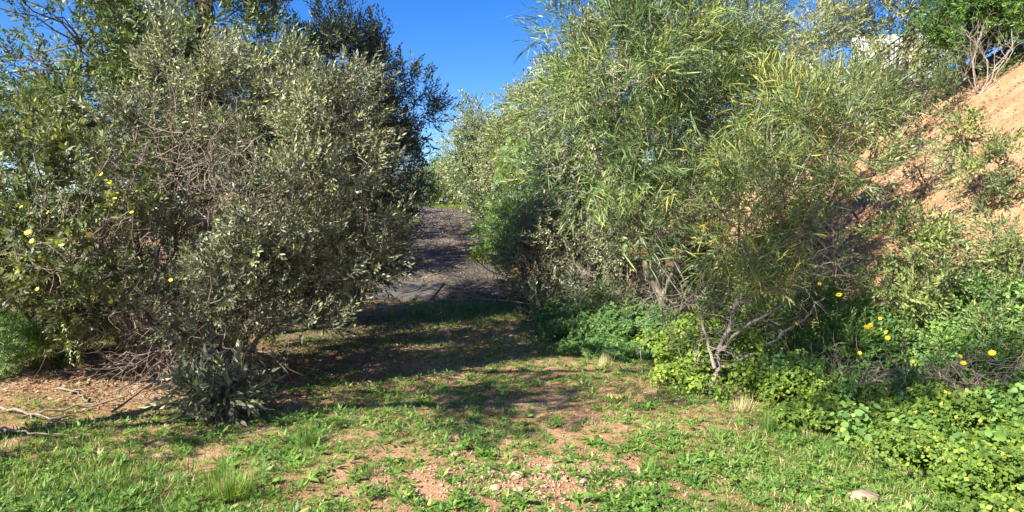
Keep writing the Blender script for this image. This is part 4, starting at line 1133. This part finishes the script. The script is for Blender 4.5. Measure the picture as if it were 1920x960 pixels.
tuft(1390, 775, 80, .16, 'dry arching grass tuft at the foot of the creeper', .95, 1.2)

# ------------------------------------------------------------------ fallen sticks
def stick(pts, r, label, name='fallen_stick', Yoff=0, forks=0, lift=.03, group=None, mat='deadwood'):
    P = np.array([ground_at(px, py) + np.array((0, 0, lift * (1 + k % 2))) for k, (px, py) in enumerate(pts)])
    t = np.linspace(0, len(P) - 1, 10)
    P = np.stack([np.interp(t, np.arange(len(P)), P[:, k]) for k in range(3)], -1)
    P[1:-1] += rng.normal(size=(8, 3)) * .008
    b = Bag(); v, f = tubes(P[None] - P[0], np.linspace(r, r * .5, 10)[None], 6); b.add(v, f)
    for _ in range(forks):
        k = rng.integers(2, 8); d = norm(P[-1] - P[0] + rng.normal(size=3) * np.array((.3, .3, .12)))
        v, f = tubes(curves(P[k] - P[0], P[k] - P[0] + d * .25, 5, .1, .03), np.linspace(r * .6, r * .25, 5)[None], 4); b.add(v, f)
    tag(obj(name, b.mesh(name, M[mat], True), None, tuple(P[0])), label, 'stick', group)
stick([(0, 770), (60, 790), (125, 800)], .012, 'pale forked stick at the left edge of the grass', forks=2)
stick([(0, 812), (50, 826), (110, 822)], .009, 'thin pale stick lying lowest at the left edge', forks=1)
stick([(40, 790), (90, 785), (170, 770), (240, 755)], .011, 'long straight stick on the litter mound', forks=1)
stick([(210, 790), (300, 742), (390, 690)], .010, 'slanting stick leaning past the twisted stems', forks=2, lift=.08)
stick([(110, 735), (140, 745), (165, 760)], .013, 'short thick stick near the low pale bush', forks=1)
stick([(340, 770), (400, 735), (450, 690)], .008, 'curved stick in front of the sapling', forks=1, lift=.06)
stick([(1125, 595), (1160, 615), (1195, 628)], .012, 'pale bent branch lying over the shade-tinted cover', forks=1, lift=.18)
stick([(1050, 600), (1090, 590), (1130, 600)], .010, 'thin dead branch lying by the bramble tangle', forks=2, lift=.14)
stick([(1480, 690), (1560, 700), (1660, 692)], .010, 'long dead stem lying across the right undergrowth', forks=3, lift=.42)
stick([(1590, 750), (1640, 775), (1690, 795)], .007, 'dead stick slanting down through the right-hand cover', forks=1, lift=.2)
stick([(1680, 860), (1740, 870), (1830, 900)], .005, 'brown stem half buried in lower right leaves', forks=1, lift=.1)

pile = thing('twig_pile', 'heap of dead grey twigs under the daisy bush', 'twigs', tuple(at(1540, 740, 6.7)))
me_ = dead_twigs(pile, at(1550, 735, 6.6), (.6, .35, .15), 170, .45, .0055, updir=(.5, -.2, .1)); pile_t = obj('twigs', me_, pile); pile_t['kind'] = 'stuff'
pile = thing('twig_pile', 'loose dead twigs poking from the cover near the right edge', 'twigs', tuple(at(1790, 740, 6.0)))
me_ = dead_twigs(pile, at(1790, 720, 5.9), (.6, .3, .22), 90, .45, .005, updir=(.3, -.3, .1)); pile_t = obj('twigs', me_, pile); pile_t['kind'] = 'stuff'

# ------------------------------------------------------------------ concrete slab with cover
def slab():
    import bmesh
    c = (-2.3, 14.15); z = float(gz(*c))
    root = thing('drain_chamber', 'low concrete slab with a round dark cover beside the driveway', 'drain', (c[0], c[1], z))
    bm = bmesh.new(); bmesh.ops.create_cube(bm, size=1)
    for v in bm.verts: v.co = Vector((v.co.x * 1.5, v.co.y * 1.5, v.co.z * .12))
    bmesh.ops.bevel(bm, geom=bm.edges[:], offset=.02, segments=2, affect='EDGES')
    me = bpy.data.meshes.new('slab'); bm.to_mesh(me); bm.free(); me.materials.append(M['concrete'])
    s = obj('slab', me, root, (0, 0, -.005)); s.rotation_euler = (R(8.6), 0, R(-4))
    def cyl(r, h, nseg=40):
        bm = bmesh.new(); bmesh.ops.create_cone(bm, cap_ends=True, segments=nseg, radius1=r, radius2=r, depth=h)
        bmesh.ops.bevel(bm, geom=[e for e in bm.edges if len(e.link_faces) == 2 and e.calc_face_angle(0) > 1], offset=.006, segments=1, affect='EDGES')
        return bm
    bm = cyl(.42, .03); me = bpy.data.meshes.new('rim'); bm.to_mesh(me); bm.free(); me.materials.append(M['concrete'])
    o = obj('rim', me, s, (-.1, .1, .067))
    bm = cyl(.37, .05); me = bpy.data.meshes.new('cover'); bm.to_mesh(me); bm.free(); me.materials.append(M['iron'])
    cv = obj('cover', me, s, (-.1, .1, .07))
slab()

# ------------------------------------------------------------------ fence and white wall on the rim
def fence():
    a = at(1462, 150, 19.5); b = at(1775, 60, 19.0)
    za = float(gz(a[0], a[1])); zb = float(gz(b[0], b[1]))
    root = thing('wire_fence', 'dark mesh fence on posts along the top of the bank', 'fence', (a[0], a[1], za))
    d = np.array((b[0] - a[0], b[1] - a[1], zb - za)); H = 1.9
    n = 5
    for k in range(n):
        p = d * k / (n - 1)
        v, f = tubes(np.array([[p + (0, 0, -.1), p + (0, 0, H)]]), np.array([[.04, .035]]), 8)
        obj('post', build_mesh('post', v, [f], M['wire'], None, True), root)
    bb = Bag()
    t = np.arange(0, 1.0001, .16 / np.linalg.norm(d))
    P0 = d * t[:, None] + (0, 0, .05); P1 = P0 + (0, 0, H - .1)
    v, f = tubes(np.stack([P0, P1], 1), np.full((len(t), 2), .02), 4); bb.add(v, f)
    hs = np.arange(.1, H, .16)
    A = np.stack([np.zeros(len(hs)), np.zeros(len(hs)), hs], -1)
    v, f = tubes(np.stack([A, A + d], 1), np.full((len(hs), 2), .02), 4); bb.add(v, f)
    obj('mesh_panel', bb.mesh('mesh_panel', M['wire']), root)
    import bmesh
    wa = at(1600, 100, 20.6); wb_ = at(1775, 100, 20.6)
    zz = float(gz(wa[0], wa[1]))
    bm = bmesh.new(); bmesh.ops.create_cube(bm, size=1)
    Lw = wb_[0] - wa[0]; Hw = at(1700, 66, 20.6)[2] - zz + .4
    for v in bm.verts: v.co = Vector((v.co.x * Lw, v.co.y * .22, v.co.z * Hw))
    bmesh.ops.bevel(bm, geom=bm.edges[:], offset=.015, segments=1, affect='EDGES')
    me = bpy.data.meshes.new('garden_wall'); bm.to_mesh(me); bm.free(); me.materials.append(M['whitewall'])
    o = obj('garden_wall', me, None, ((wa[0] + wb_[0]) / 2, 20.6, zz + Hw / 2 - .4))
    tag(o, 'white rendered wall glimpsed through leaves behind the mesh fence', 'wall')
fence()

tot = sum(len(o.data.loop_triangles) if False else sum(max(0, p_) for p_ in [len(o.data.loops) - 2 * len(o.data.polygons)]) for o in bpy.data.objects if o.type == 'MESH')
print('TRIS', tot)
